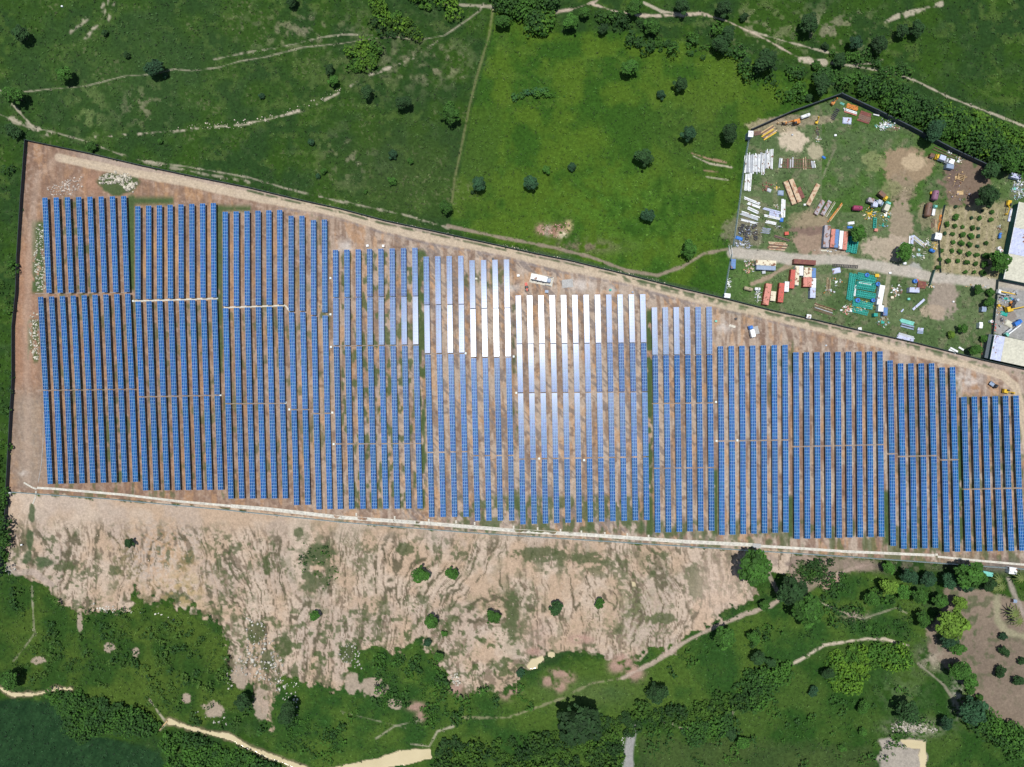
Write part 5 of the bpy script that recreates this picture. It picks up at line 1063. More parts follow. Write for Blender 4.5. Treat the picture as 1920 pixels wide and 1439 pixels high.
# pipes and beams
stack('pipe_stack', 'pipe', 'wide stack of white pipes beside the west fence', 'pipes', 1410.5, 307, 37, 30, -88, 14, ['white', 'steel', 'white'], .5, .07, True, 1, .86)
stack('pipe_stack', 'pipe', 'longer white pipes at the right end of the wide stack', 'pipes', 1430, 306, 40, 11, -87, 5, ['white', 'steel'], .5, .06, True, 1, .8)
stack('pipe_stack', 'pipe', 'tall narrow row of white pipes standing furthest north', 'pipes', 1442.5, 298, 37, 15, -88, 6, ['white', 'white', 'steel'], .5, .07, True, 1, .75)
stack('pipe_stack', 'pipe', 'lower bundle of white pipes beside the west fence', 'pipes', 1402.8, 342, 34, 13, -86, 5, ['white'], .5, .03, True, 1, .85)
for i, (x, y, L, w, a, lab) in enumerate([(1409.8, 376.8, 35, 5.4, 22, 'topmost'), (1413.8, 385.3, 25, 5.2, 20, 'second'), (1412.5, 395, 24, 6, 26, 'third'), (1406, 405, 36, 8, 19, 'widest'), (1404, 415.5, 33, 4.5, 14, 'lowest')]):
    stack('beam_stack', 'beam', f'{lab} of the stepped white beam stacks in the west of the depot', 'beams', x, y, L, w, a, 3 if w < 7 else 4, ['white', 'white', 'steel'], .45, .03)
for x, y, L, w, a, c, lab in [(1448, 395, 35, 4.5, 14, 'lavender', 'upper lavender-white beams pointing at the blue tarp'), (1452, 402, 20, 8, 12, 'lavender', 'broad pale panel among the white beams'), (1448, 407.5, 34, 4.4, 12, 'white', 'long white beams ending at the blue tarp'), (1445.5, 417.5, 21, 5.6, 12, 'white', 'short white beams left below the blue tarp'), (1468.6, 391, 36, 8, -88, 'white', 'upright white beam stack beside the blue tarp')]:
    stack('beam_stack', 'beam', lab, 'beams', x, y, L, w, a, 3, [c], .5, .02)
stack('beam_stack', 'beam', 'yellow and rusty beams in the north-west corner', 'beams', 1441, 249, 28, 17, -32, 7, ['yellow', 'brown', 'wood', 'rusty'], .4, .08)
stack('beam_stack', 'beam', 'dark brown beams next to the watch cabin', 'beams', 1420, 250, 16, 8, -12, 4, ['brown', 'maroon'], .4, .1)
stack('beam_stack', 'beam', 'row of short black beams near the north corner', 'beams', 1566, 214, 9, 24, 28, 7, ['dark'], .4, .05, gap=.5)
stack('beam_stack', 'beam', 'orange and rusty beams at the north corner', 'beams', 1598, 201, 23, 9, 18, 5, ['orange', 'rusty', 'orange'], .4, .05)
stack('pipe_stack', 'pipe', 'two white pipes below the orange beams', 'pipes', 1595, 210, 26, 8, 18, 3, ['white', 'white', 'pink'], .5, .06, True)
stack('pipe_stack', 'pipe', 'thin turquoise pipes at the very north corner', 'pipes', 1579, 194.5, 9, 4, 25, 3, ['turquoise'], .3, .05, True)
stack('sheet_stack', 'sheet', 'large stack of dark maroon sheets near the north wall', 'sheets', 1621, 220, 24, 20, 18, 6, ['maroon', 'brown'], .35, .05, gap=.95)
stack('pipe_stack', 'pipe', 'single short white pipe beside the north wall', 'pipes', 1643, 216, 12, 3, 12, 1, ['white'], .5, .01, True)
stack('beam_stack', 'beam', 'black rails beside the white machine trailers', 'beams', 1771, 287, 50, 9, 24, 2, ['dark', 'brown'], .4, .03, gap=.25)
stack('beam_stack', 'beam', 'rusty girders lying below the tyre scrap', 'beams', 1458, 462, 34, 15, 4, 6, ['rusty', 'brown', 'rusty', 'steel'], .4, .06)
stack('beam_stack', 'beam', 'dark rusty bar pile above the girders', 'beams', 1466, 447, 32, 5, 18, 3, ['brown', 'dark'], .4, .08)
stack('pipe_stack', 'pipe', 'short bluish pipes between tyres and beams', 'pipes', 1436.5, 433, 16, 11, 8, 6, ['steel', 'lavender'], .35, .1, True, 1, .5)
stack('beam_stack', 'beam', 'rusty lattice beams on the lower lawn', 'beams', 1546, 581, 40, 14, 18, 6, ['maroon', 'brown', 'steel', 'rusty'], .4, .1, gap=.45)
stack('beam_stack', 'beam', 'narrow rusty beams standing left of the teal frames', 'beams', 1553.5, 535, 26, 8, -86, 4, ['rusty', 'brown'], .35, .12, gap=.4)
stack('beam_stack', 'beam', 'long pale beam lying diagonally on the lower lawn', 'beams', 1722.5, 571, 31, 5, -41, 1, ['lavender'], .5, .0)
stack('beam_stack', 'beam', 'tiny pale beam left of the diagonal one', 'beams', 1692, 582.5, 7, 3, -50, 1, ['lavender'], .4, .0)
stack('sheet_stack', 'sheet', 'turquoise sheets on the lower lawn', 'sheets', 1701, 604, 28, 7.5, 15, 3, ['turquoise'], .5, .03, gap=.97)
stack('sheet_stack', 'sheet', 'dark slate sheets just below the turquoise ones', 'sheets', 1701.5, 612.5, 28, 7, 14, 3, ['slate', 'dark', 'slate'], .4, .03, gap=.97)
stack('sheet_stack', 'sheet', 'pale grey roofing sheets near the lower fence', 'sheets', 1698, 633, 32, 11, 16, 5, ['lavender', 'steel', 'lavender'], .45, .05, gap=.97)
stack('sheet_stack', 'sheet', 'small stack of grey sheets right of the turquoise ones', 'sheets', 1726, 620.5, 11, 11, 5, 4, ['slate', 'lavender'], .4, .04, gap=.85)
stack('beam_stack', 'beam', 'pair of pale beams by the lower fence near the lean-to', 'beams', 1787, 657, 16, 9, 28, 2, ['white'], .5, .15, gap=.7)
stack('beam_stack', 'beam', 'short pale beams right of the pair by the lower fence', 'beams', 1802, 654, 12, 4, 32, 1, ['white', 'cream'], .5, .1)
stack('beam_stack', 'beam', 'orange lattice beams standing beside the orchard', 'beams', 1762.5, 418, 33, 5, -83, 2, ['orange'], .5, .02, gap=.6)
stack('beam_stack', 'beam', 'rusty mesh stack left of the orange beams', 'beams', 1751.5, 420, 18, 11, -86, 5, ['rusty', 'brown'], .3, .05, gap=.5)
stack('pipe_stack', 'pipe', 'pinkish white pipes beside the upper warehouse', 'pipes', 1894.5, 404, 28, 5, -78, 2, ['lavender', 'white'], .5, .02, True)
stack('plank_stack', 'plank', 'pale roofing planks beside the ringed tree', 'planks', 1709, 451, 20, 9, -86, 3, ['lavender', 'white'], .4, .08)
stack('plank_stack', 'plank', 'long pale planks lying right of the ringed tree', 'planks', 1722, 452, 28, 8, 38, 4, ['steel', 'lavender', 'beige'], .3, .1)
for x, y, L, a, w, c, lab, cat in [(1481.5, 361.5, 46, 69, 8.5, 'rusty', 'left of the two long rusty barge floats', 'float'), (1491.5, 357.5, 46, 69, 8.5, 'rusty', 'right of the two long rusty barge floats', 'float'), (1501.5, 361.5, 22, 66, 7.5, 'maroon', 'short maroon float right of the long ones', 'float'), (1525, 365, 44, -63, 8, 'rusty', 'rusty float leaning the other way, alone on the lawn', 'float'), (1537, 389, 30, -60, 7.6, 'grey', 'grey-brown float, left of the lower pair', 'float'), (1549.5, 390, 30, -60, 7.4, 'grey', 'grey-brown float, right of the lower pair', 'float')]:
    container(x, y, L, w, a, c, lab, h=1.5, roofc=('rusty' if c == 'rusty' else c), name='steel_float')
stack('beam_stack', 'beam', 'pair of pale thin rails right of the grey-brown floats', 'beams', 1557, 393, 34, 5, -58, 2, ['khaki', 'beige'], .4, .02, gap=.4)
stack('beam_stack', 'beam', 'bright orange crane jib lying below the floats', 'beams', 1567, 399, 44, 5, -53, 2, ['orange', 'wood'], .5, .02, gap=.7)
lattice(1584.6, 499, 47, 6, 4, 'dark', 'black lattice boom beside the depot road', 1, 1, 'lattice_boom', 'boom')
lattice(1495, 307, 58, 20, 2, 'brown', 'long dark rack of rusted frames beside the white pipes', 1, 1, 'storage_rack', 'rack')
stack('pipe_stack', 'pipe', 'white pipe ends sticking up at the right of the rack', 'pipes', 1525, 309, 14, 8, -100, 3, ['white', 'steel'], .4, .1, True)
stack('pipe_stack', 'pipe', 'short white pipes at the left end of the rack', 'pipes', 1463, 306, 18, 7, -84, 2, ['white', 'steel'], .4, .1, True)
stack('beam_stack', 'beam', 'upright rusty girders standing in the rack', 'beams', 1482, 307, 20, 14, -88, 3, ['rusty', 'maroon', 'steel'], .4, .1, gap=.5)
stack('beam_stack', 'beam', 'two rusty girders towards the right of the rack', 'beams', 1509, 306, 24, 8, -92, 2, ['rusty'], .4, .1, gap=.4)
lattice(1597, 538, 50, 12, -82, 'teal', 'tall teal frame stack, leftmost of the teal group', 3, 2)
lattice(1625, 521, 36, 13, 12, 'teal', 'topmost teal frame stack of the central group', 3, 2)
lattice(1624, 537, 36, 14, 10, 'teal', 'second teal frame stack of the central group', 3, 2)
lattice(1624, 553, 36, 12, 10, 'teal', 'third teal frame stack, beside the long white container', 3, 2)
lattice(1618, 571, 38, 12, 12, 'teal', 'lower teal frame stack crossing the group', 3, 2)
lattice(1613, 584, 30, 9, 14, 'teal', 'lowest teal frame stack near the fence', 2, 1)
lattice(1599, 459, 30, 20, -80, 'teal', 'teal frames next to the container row', 4, 2)
lattice(1641, 418, 20, 6, -86, 'teal', 'slim teal frame in the scrap field', 1, 2)
stack('pipe_stack', 'pipe', 'white tubes on the tall teal frames', 'pipes', 1602.5, 546, 22, 5, -84, 2, ['white', 'beige'], .3, .05, True)
stack('pipe_stack', 'pipe', 'white tubes lying over the second teal stack', 'pipes', 1622, 531, 26, 6, 10, 2, ['white', 'turquoise'], .3, .05, True)

# tanks and barrels
tankob(1511, 217, 18, 6.5, -20, 'white', 'white cylindrical tank under the north-west wall')
tankob(1609.5, 389.5, 18, 9.5, 4, 'magenta', 'magenta tank lying beside the scrap field')
tankob(1756.5, 365.5, 19, 11, -78, 'purple', 'stubby purple tank above the long brown one')
tankob(1743.5, 392.5, 27, 11, -80, 'brown', 'long brown-red tank left of the orchard')
tankob(1404, 541.5, 17, 7, 14, 'khaki', 'rusty khaki tank on the bright lawn')
tankob(1421, 542, 11, 6, 2, 'white', 'small white tank right of the khaki one')
tankob(1749, 470, 10, 6, 25, 'bluepaint', 'small blue tank by the orchard corner')
tankob(1876, 442, 11, 4.5, -80, 'bluepaint', 'slim blue tank in the strip beside the warehouse')
for x, y, r_, c, lab in [(1608, 563.5, 4.4, 'bluepaint', 'blue water tank left on the teal frames'), (1646, 533, 4, 'bluepaint', 'blue water tank beside the white container top'), (1637, 563.5, 3.8, 'bluepaint', 'blue water tank right of the lower teal frames'), (1716, 527.5, 4, 'bluepaint', 'blue water tank beside the maroon crates'), (1873.5, 466, 3.4, 'white', 'upper of two white round drums'), (1877, 471, 3.4, 'white', 'lower of two white round drums'), (1625.5, 516, 4, 'bluepaint', 'blue tank at the top of the teal frames'), (1859, 603, 3, 'white', 'white drum by the machinery yard gate')]:
    o = thing('water_tank', lab, 'tank', P(x, y, 1.2)-Vector((0, 0, 1.2))); q = r_*M; MB().rod((0, 0, 0), (0, 0, 1.5), q, 14, q*.97).rod((0, 0, 1.5), (0, 0, 1.75), q*.9, 14, q*.4).part('shell', o, cmat(c)); MB().rod((0, 0, 1.72), (0, 0, 1.86), q*.35, 10).part('lid', o, cmat('dark' if c != 'white' else 'redpaint'))
# tyres
tv = []; tf = []
for i in range(12):
    for j in range(6):
        a, b_ = i*math.pi/6, j*math.pi/3; q = .42+.17*math.cos(b_); tv.append((q*math.cos(a), q*math.sin(a), .17+.17*math.sin(b_)))
for i in range(12):
    for j in range(6): tf.append((i*6+j, ((i+1) % 12)*6+j, ((i+1) % 12)*6+(j+1) % 6, i*6+(j+1) % 6))
TY = npmesh('tyre', tv, tf, cmat('dark'), smooth=True); rr = random.Random(4)
for i in range(22):
    x, y = 1386+rr.random()*34, 421+rr.random()*28; o = obj('tyre', TY, None, P(x, y), rr.random()*3); o.scale = (1.2+rr.random()*.8,)*3; tag(o, 'dark worn tyre lying in the scrap patch beside the west fence', 'tyre', 'tyres in the depot scrap patch')
heap('scrap_heap', 'dark mixed scrap among the tyres beside the west fence', 'scrap', 1403, 435, 18, 14, 80, ['dark', 'brown', 'steel', 'slate'], .3, 1.0)
heap('scrap_heap', 'grey scrap at the south-west of the tyre patch', 'scrap', 1392, 459, 16, 7, 60, ['steel', 'lavender', 'dark', 'slate'], .3, 1.2, ang=10)
def tarp(px, py, L, W_, ang, col, label):
    n = 8; V = []; F = []; rr = random.Random(int(px)); l, w = L*M, W_*M
    for j in range(n+1):
        for i in range(n+1): V.append(((i/n-.5)*l*rr.uniform(.92, 1.05), (j/n-.5)*w*rr.uniform(.9, 1.06), .15 if i in (0, n) or j in (0, n) else .5+rr.random()*.45))
    for j in range(n):
        for i in range(n): F.append((j*(n+1)+i, j*(n+1)+i+1, (j+1)*(n+1)+i+1, (j+1)*(n+1)+i))
    b = len(V); V += [(x, y, -.05) for x, y, z in V]; F += [(f[3]+b, f[2]+b, f[1]+b, f[0]+b) for f in list(F)]
    ring = [i for i in range(n)]+[n+(n+1)*j for j in range(n)]+[(n+1)*n+n-i for i in range(n)]+[(n+1)*(n-j) for j in range(n)]
    for a_, c_ in zip(ring, ring[1:]+ring[:1]): F.append((a_, a_+b, c_+b, c_))
    tag(obj('tarp', npmesh('tarp', V, F, cmat(col), smooth=True), None, P(px, py), A(ang)), label, 'tarp')
tarp(1385.5, 447.5, 14, 7, 18, 'bluepaint', 'bright blue tarp in the scrap by the west fence'); tarp(1465, 413, 7, 8, 5, 'bluepaint', 'small bright blue tarp at the ends of the white beams'); tarp(1544, 296, 8, 4, 35, 'bluepaint', 'small crumpled blue tarp on open grass')
tarp(1593, 427, 10, 5, 0, 'bluepaint', 'blue tarp left of the tree by the containers'); tarp(1441.7, 357.5, 9, 7, 25, 'steel', 'small grey tarp-covered load right of the pipes'); tarp(1463.5, 362.5, 12, 10, 5, 'slate', 'larger grey tarp-covered load left of the rusty floats')
tarp(1588, 227, 17, 13, 5, 'lavender', 'heap of pale lavender bags near the north corner'); tarp(1568, 508, 16, 11, -12, 'lavender', 'pale crumpled tarp behind the black lattice boom'); tarp(1595.5, 419, 13, 6, -8, 'white', 'white and blue tarp above the tree by the containers')
W3 = ['white', 'steel', 'white', 'lavender']
for x, y, rx, ry, n, cols, lab in [(1663, 232, 15, 8, 50, W3+['maroon', 'turquoise'], 'white scrap heap against the dark north wall'), (1652, 239, 12, 6, 30, ['steel', 'turquoise', 'white'], 'greenish scrap left of the white heap'), (1679, 240, 8, 6, 26, ['maroon', 'white', 'rusty'], 'rusty bits right of the white heap'),
  (1366, 532, 5, 10, 34, ['white', 'cream', 'white'], 'white plank debris against the west fence'), (1421, 556, 6, 12, 40, ['steel', 'white', 'beige'], 'grey rubble line left of the peeling red container'), (1630, 402, 14, 12, 48, ['yellow', 'white', 'yellow', 'bluepaint', 'cream'], 'yellow and white parts in the middle of the scrap field'), (1660, 404, 10, 10, 24, ['white', 'cream', 'yellow', 'teal'], 'white parts right in the scrap field'),
  (1655, 423, 9, 5, 12, ['teal', 'teal', 'slate'], 'teal parts below the scrap field'), (1405, 494, 10, 7, 34, ['brown', 'steel', 'cream'], 'brown scrap between the blue container and cream shed'), (1405, 508, 12, 5, 20, ['rusty', 'steel', 'pink'], 'flat reddish scrap below the brown scrap'), (1680, 545, 10, 12, 40, ['steel', 'white', 'rusty', 'brown'], 'mixed debris right of the long white container'),
  (1690, 470, 8, 16, 30, W3+['slate'], 'white scrap ring around the left of the tree by the road'), (1735, 457, 10, 9, 26, ['white', 'steel', 'cream'], 'loose white bits beside the square cabin'), (1752, 462, 6, 8, 20, ['wood', 'yellow', 'cream'], 'yellowish bits below the square cabin'), (1722, 478, 14, 10, 24, ['steel', 'turquoise', 'beige'], 'greyish frames on the grass right of the ringed tree'),
  (1612, 575, 26, 10, 60, ['yellow', 'brown', 'beige', 'white'], 'mottled yellow parts under the teal frames'), (1587, 582, 10, 8, 36, ['pink', 'beige', 'white'], 'pinkish rubble left of the lowest teal frames'), (1655, 604, 12, 12, 30, ['teal', 'steel', 'white', 'brown'], 'loose bits below the blue container'), (1740, 536, 26, 3, 20, ['wood', 'cream', 'steel'], 'row of small items along the lower side of the road'), (1832, 537, 24, 3, 20, ['wood', 'cream', 'steel'], 'pale items lining the road by the lawn trees'),
  (1908, 360, 12, 14, 60, W3+['slate', 'turquoise'], 'jumbled white and blue scrap at the right edge'), (1908, 345, 10, 6, 26, W3, 'white scrap by the trees at the right edge'), (1885, 560, 14, 8, 36, ['teal', 'steel', 'bluepaint', 'dark'], 'greenish machine parts in the machinery yard'), (1870, 575, 6, 14, 30, ['wood', 'steel', 'rusty', 'yellow'], 'small parts along the machinery yard fence'), (1862, 612, 6, 10, 24, ['pink', 'steel', 'redpaint'], 'reddish parts beside the lower warehouse'), (1878, 600, 12, 14, 24, ['dark', 'steel', 'beige'], 'dark parts on the machinery yard'),
  (1900, 550, 12, 4, 14, ['steel', 'dark'], 'steel bits under the yellow crane'), (1862, 502, 5, 7, 14, ['purple', 'dark', 'white'], 'purple scrap by the tree at the warehouse'), (1874, 430, 5, 16, 24, ['brown', 'dark', 'steel'], 'dark line of parts in the strip beside the orchard'), (1795, 334, 18, 14, 26, ['wood', 'brown', 'wood'], 'timber offcuts on the dark earth'), (1800, 362, 24, 14, 30, ['wood', 'brown', 'grey'], 'timber scattered left of the large orchard tree'),
  (1534, 262, 5, 6, 16, ['wood', 'white', 'beige'], 'small yellowish heap by the sandy patch'), (1532, 244, 4, 12, 20, ['brown', 'dark'], 'brown rusted parts above the sandy patch'), (1437, 350, 10, 10, 24, ['brown', 'maroon'], 'brown vine-like scrap right of the lower pipes'), (1456, 352, 5, 9, 14, ['yellow', 'wood', 'cream'], 'yellow posts beside the grey loads'), (1455, 388, 6, 4, 12, ['cream', 'white'], 'cream timber above the lavender beams'), (1460, 425, 7, 4, 16, ['steel', 'dark'], 'steel bits left of the upright beams'), (1440, 282+30, 8, 12, 10, ['maroon', 'brown'], 'maroon bits under the tall pipes'),
  (1568, 529, 10, 8, 12, ['white', 'steel', 'orange'], 'scattered white pieces on the central lawn'), (1556, 545, 14, 10, 10, ['steel', 'orange', 'brown'], 'orange and grey pieces on the central lawn'), (1780, 287, 5, 6, 10, W3, 'white boxes at the start of the black rails'), (1797, 303, 9, 8, 14, W3+['cream'], 'white bits right of the machine trailers'), (1545, 470, 24, 5, 8, ['beige', 'steel'], 'stray pieces on the road verge')]:
    heap('scrap_heap', lab, 'scrap', x, y, rx, ry, int(n*1.15), cols, .3, 1.3 if rx > 9 else .9)
# small single boxes on the grass
BXM = {}
for x, y, s, c, lab in [(1672.8, 558, 5, 'cream', 'cream box on the lower lawn by the debris'), (1704, 561, 4.5, 'turquoise', 'pale green box alone on the lower lawn'), (1485.8, 253, 3, 'steel', 'tiny grey box on the sandy patch edge'), (1566.5, 254, 4, 'white', 'white box alone in the north grass'), (1509, 384, 4, 'white', 'white box left of the leaning rusty float'), (1475, 438, 7, 'redpaint', 'dull red box right of the steel pipes'), (1642.7, 431.5, 6, 'pink', 'pink box below the slim teal frame'), (1696.6, 494, 5, 'white', 'white box at the road edge below the ringed tree'), (1432, 511, 6, 'steel', 'pale box below the blue-grey container'), (1719, 526, 5, 'redpaint', 'bright red box on the maroon crates'), (1747, 362, 5, 'yellow', 'yellow box left of the purple tank'), (1644.5, 517, 7, 'yellow', 'yellow box at the top of the teal frames'), (1648.5, 518, 4, 'khaki', 'khaki box beside the yellow one on the teal group'),
                        (971.7, 517, 4.6, 'white', 'small white cabinet left of the inverter building'), (688.8, 461, 4.5, 'white', 'left of two white cabinets above the sixth block'), (719, 461.5, 5, 'white', 'right of two white cabinets above the sixth block'), (1342.5, 602.5, 4, 'turquoise', 'pale green cabinet beside the grey gravel above the eleventh block'), (1380, 598, 4, 'dark', 'dark small frame left above the white trailer'), (1787.7, 566, 3, 'white', 'tiny white marker on the lawn'), (1025, 547, 6, 'slate', 'dark grey crate just above the white tables'), (1144.5, 544, 4, 'teal', 'dark green crate above the ninth block'), (924, 485.5, 4, 'dark', 'tiny dark crate above the eighth block'), (893, 523, 4, 'beige', 'pale crate in the lane of the eighth block'), (1549, 648, 3, 'steel', 'tiny grey post base on the bank above the twelfth block'), (18, 925, 4, 'white', 'white post base at the lower left fence corner'), (40, 1022, 3, 'white', 'tiny white marker on the soil at the left'),
                        (1612, 617, 6, 'white', 'white plate lying on the lower depot fence'), (1669, 512, 4, 'white', 'white plate by the debris'), (116, 12, 3, 'white', 'tiny white object in the dark top left pasture'), (1186, 548, 3, 'slate', 'tiny post above the last rows of the ninth block')]:
    l = s*M; mb = MB().box(0, 0, 0, l, l*.8, l*.65).box(0, 0, l*.65, l*1.06, l*.86, .08); mb.box(0, -l*.4, .1, l*.5, .04, l*.4)
    mb.solo('crate' if 'cabinet' not in lab else 'cabinet', cmat(c), lab, 'crate' if 'cabinet' not in lab else 'cabinet', P(x, y, l*.6)-Vector((0, 0, l*.6)), A((x*7) % 20-10))
stack('crate_stack', 'crate', 'maroon crates on the edge of the depot road', 'crates', 1729, 534, 16, 14, 8, 3, ['maroon', 'brown'], .9, .05, gap=.93)
# machines
excavator(1492, 229, 1.15, 170, 'orange', 'orange crawler machine on the north-west soil strip', 4.4); excavator(1471, 230, .8, 175, 'wood', 'faded orange machine left of the crawler', 4)
excavator(1563, 192.5, .75, -50, 'orange', 'small orange loader near the north corner', 4.2, 'loader'); excavator(1532.5, 228, .65, -70, 'yellow', 'small yellow machine above the brown scrap', 4.2, 'loader')
truck(1657.5, 366.5, 20, 8, 40, 'yellow', 'brown', 'brown-backed truck with a yellow cab on the grass circle'); truck(1636.5, 376.5, 17, 8, 18, 'steel', 'grey', 'grey van-bodied truck, left of the parked group'); truck(1642, 381, 14, 9, -80, 'slate', 'lavender', 'pale lavender truck in the parked group'); truck(1652, 380, 12, 8, 25, 'slate', 'steel', 'small grey truck behind the lavender one'); truck(1665, 386.5, 19, 9, -65, 'turquoise', 'beige', 'beige-topped truck, right of the parked group')
truck(1755, 393, 19, 5.5, -80, 'turquoise', 'white', 'narrow green and white trailer right of the brown tank', flat=True)
truck(1411, 621.5, 22, 8, -104, 'bluepaint', 'white', 'white-boxed truck with a blue cab beside the grey slab')
truck(1765, 295, 17, 9, 200, 'yellow', 'lavender', 'white-bodied trailer truck with a yellow cab by the black rails'); truck(1782, 302, 15, 9, 200, 'steel', 'white', 'white machine trailer right of the yellow-cabbed one')
cabin(1749, 291, 8, 7, 20, 'maroon', 'dark red machine shelter left of the yellow cab', h=2.2, roof='brown')
crane(1886, 549, 32, 12, 'yellow', 'white', 'yellow-boomed crane with a white cab at the yard top'); crane(1899, 620, 34, -38, 'white', 'turquoise', 'white-boomed crane in the lower machinery yard')
truck(1911, 605, 16, 7, -28, 'bluepaint', 'bluepaint', 'bright blue truck in the machinery yard', flat=False)
excavator(1893, 580, 1.3, -12, 'yellow', 'long-armed yellow excavator in the machinery yard', 9.5); excavator(1876, 573, .6, 10, 'yellow', 'tiny yellow loader by the machinery yard fence', 4, 'loader'); excavator(1897.5, 568, .55, 90, 'orange', 'small orange machine in the machinery yard', 3.6, 'loader')
excavator(1892, 382, .95, 100, 'yellow', 'yellow excavator at the top of the upper warehouse', 6); truck(1906, 568, 20, 6, -55, 'steel', 'dark', 'dark flatbed with steel parts in the machinery yard', flat=True); tarp(1892, 608, 12, 17, -60, 'beige', 'pale tarp over a mound in the machinery yard'); tarp(1882, 589, 14, 8, 15, 'teal', 'dark green tarp beside the long-armed excavator')
excavator(1887, 734, .95, 10, 'yellow', 'yellow excavator on the soil above the far right block', 4.4)
truck(1867, 722, 14, 7, 35, 'dark', 'slate', 'dark pickup left of the yellow excavator', flat=True)
r = thing('scrap_frame', 'orange timber frame on the dark earth', 'frame', P(1800.4, 332), A(15)); fm = MB().box(0, 0, 0, 3.8, .25, .4).mesh('plank', cmat('wood')); [obj('plank', fm, r, (0, y_*.9, .1)) for y_ in (-2, -1, 0, 1)]; [obj('plank', fm, r, (x_, -.4, .5), 1.57) for x_ in (-1.7, 1.7)]
# inverter station beside the central rows
r = thing('inverter_building', 'long white inverter building on a pale slab above the glaring rows', 'building', P(1016, 523.5, 2.8)-Vector((0, 0, 2.8)), A(12))
MB().box(0, 0, -.1, 13, 5.4, .3).part('slab', r, CON); MB().box(-1.6, .3, .2, 8.9, 2.6, 2.5).part('wall', r, cmat('white')); rf = MB().box(-1.6, .3, 2.72, 9.2, 2.9, .12); [rf.box(-5.8+i*1.05, .3, 2.84, .06, 2.8, .05) for i in range(9)]; rf.part('roof', r, cmat('white'))
wv = MB().box(0, 0, 1.6, .9, .5, .6).mesh('louvre', cmat('dark')); [obj('louvre', wv, r, (x_, -1.25, 0)) for x_ in (-4.9, -2.2, .9)]
t_ = MB().box(4.1, .2, .2, 2.0, 1.8, 1.8); [t_.box(4.1, .2+s_*(1.05+.1*k), .4, 1.6, .05, 1.3) for s_ in (-1, 1) for k in range(3)]; t_.part('transformer', r, cmat('slate')); MB().box(4.1, .6, 2.0, .5, .5, .3).box(4.6, .1, 2.0, .4, .4, .3).part('bushing', r, cmat('steel'))
fl = MB(); [fl.box(4.1, s_*2.4, .2, 3.6, .08, 1.1) for s_ in (-1, 1)]; fl.box(5.9, 0, .2, .08, 4.8, 1.1); fl.part('railing', r, cmat('steel'))
tag(obj('slab', MB().box(0, 0, -.05, 6.2, 4.6, .22, .1).mesh('slab', CONG), None, P(1064, 532)), 'grey square slab right of the inverter building', 'slab')
tag(obj('slab', MB().box(0, 0, -.05, 4.5, 3.6, .18, .1).mesh('slab', CONG), None, P(1416.5, 620), A(80)), 'grey slab beside the blue-cabbed truck', 'slab')
tag(obj('slab', MB().box(0, 0, -.05, 3.6, 1.3, .3).mesh('slab', CON), None, P(1373, 612), A(15)), 'small pale slab on the gravel above the eleventh block', 'slab')
r = thing('tractor', 'small red tractor above the glaring white rows', 'tractor', P(987.7, 541.5), A(80)); MB().box(.7, 0, .6, 1.7, .9, .8, 0, .85).part('hood', r, cmat('redpaint')); MB().box(-.6, 0, .6, 1.3, 1.3, 1.3, 0, .85).part('cab', r, cmat('dark')); wheels(r, [-.7, 1.1], .85, .55, .35); MB().box(-2.3, 0, .6, 1.8, 1.4, .6).part('trailer', r, cmat('redpaint'))
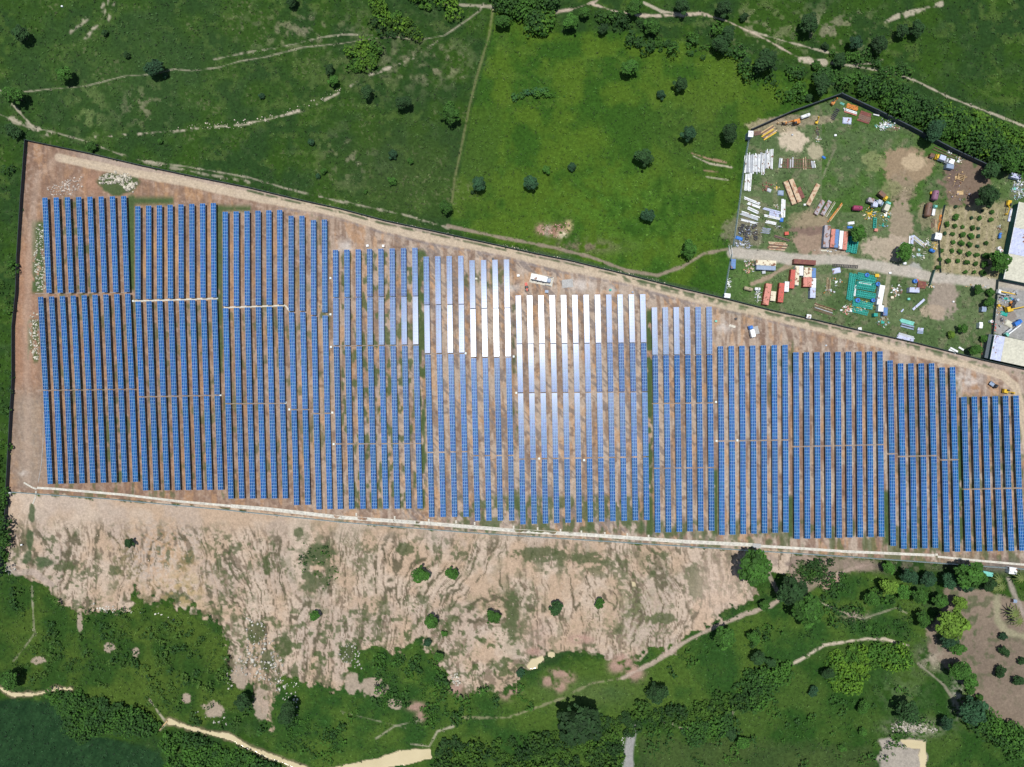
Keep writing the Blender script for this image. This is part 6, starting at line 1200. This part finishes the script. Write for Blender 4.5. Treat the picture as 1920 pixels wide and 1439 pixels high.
# warehouses
def warehouse(pts, h, label, panels, walls='teal'):
    """pts: roof corners in the photo, clockwise from upper left"""
    q = [P(x, y, h) for x, y in pts]; c = (q[0]+q[2])/2; r = thing('warehouse', label, 'warehouse', (c.x, c.y, 0)); d = (q[1]-q[0]); L1 = d.length; u = d.normalized(); v = (q[3]-q[0]); L2 = v.length; v = v.normalized()
    def pt(a, b, z): w = q[0]+u*a+v*b; return (w.x-c.x, w.y-c.y, z)
    wb = MB(); k = .35; wb.quadbox([pt(k, k, -.2), pt(k, L2-k, -.2), pt(L1-k, L2-k, -.2), pt(L1-k, k, -.2), pt(k, k, h-.1), pt(k, L2-k, h-.1), pt(L1-k, L2-k, h-.1), pt(L1-k, k, h-.1)]); wb.part('wall', r, mat('wall_'+walls, {'teal': (.02, .11, .10), 'slate': (.08, .10, .11)}[walls], .7))
    for a0_, a1_, b0_, b1_, col, zz in panels:
        mb = MB(); A0, A1, B0, B1 = a0_*L1, a1_*L1, b0_*L2, b1_*L2
        mb.quadbox([pt(A0, B0, h-.06+zz), pt(A0, B1, h-.06+zz), pt(A1, B1, h-.06+zz), pt(A1, B0, h-.06+zz), pt(A0, B0, h+zz), pt(A0, B1, h+zz), pt(A1, B1, h+zz), pt(A1, B0, h+zz)])
        n = int(max(2, (B1-B0)/.8))
        for i in range(n+1):
            b = B0+(B1-B0)*i/n; e = .04; mb.quadbox([pt(A0, b-e, h+zz), pt(A0, b+e, h+zz), pt(A1, b+e, h+zz), pt(A1, b-e, h+zz), pt(A0, b-e, h+zz+.05), pt(A0, b+e, h+zz+.05), pt(A1, b+e, h+zz+.05), pt(A1, b-e, h+zz+.05)])
        mb.part('roof_panel', r, cmat(col))
    g = MB(); g.quadbox([pt(-.1, -.1, h-.25), pt(-.1, L2+.1, h-.25), pt(.12, L2+.1, h-.25), pt(.12, -.1, h-.25), pt(-.1, -.1, h+.02), pt(-.1, L2+.1, h+.02), pt(.12, L2+.1, h+.02), pt(.12, -.1, h+.02)]); g.part('gutter', r, cmat('white'))
    return r
warehouse([(1911, 379), (2010, 399), (1981, 543), (1882, 523)], 4.2, 'upper warehouse with green-grey roof and a pale middle panel', [(0.003, 1, 0, .33, 'beige', 0), (0.003, 1, .331, .669, 'lavender', 0), (0.003, 1, .67, 1, 'beige', 0)])
warehouse([(1865.5, 628), (1985, 654), (1976, 705), (1857, 673.5)], 4.5, 'lower warehouse with beige roof and a white left bay', [(0, .16, 0, 1, 'lavender', 0), (.161, 1, 0, 1, 'beige', .0)])
tag(obj('lean_to', MB().box(0, 0, 0, 3.6, 13.2, 2.6).box(0, 0, 2.6, 3.8, 13.5, .1).mesh('lean_to', mat('wall_slate', (.08, .10, .11), .7)), None, P(1856, 650, 2.6)-Vector((0, 0, 2.6)), A(11)), 'dark grey lean-to along the left side of the lower warehouse', 'shed')
strip('plot_wall', [(1855, 630), (1843, 672)], .3, .8, CONG, 'low pale wall left of the dark lean-to', 'wall')
strip('plot_wall', [(1838, 642), (1840, 668)], .2, .6, mat('brick', (.32, .15, .09)), 'thin brick edge in the strip left of the lean-to', 'wall')
strip('footbridge', [(298, 1370), (314, 1352)], .7, .25, cmat('wood'), 'weathered plank footbridge at the head of the muddy stream', 'footbridge')
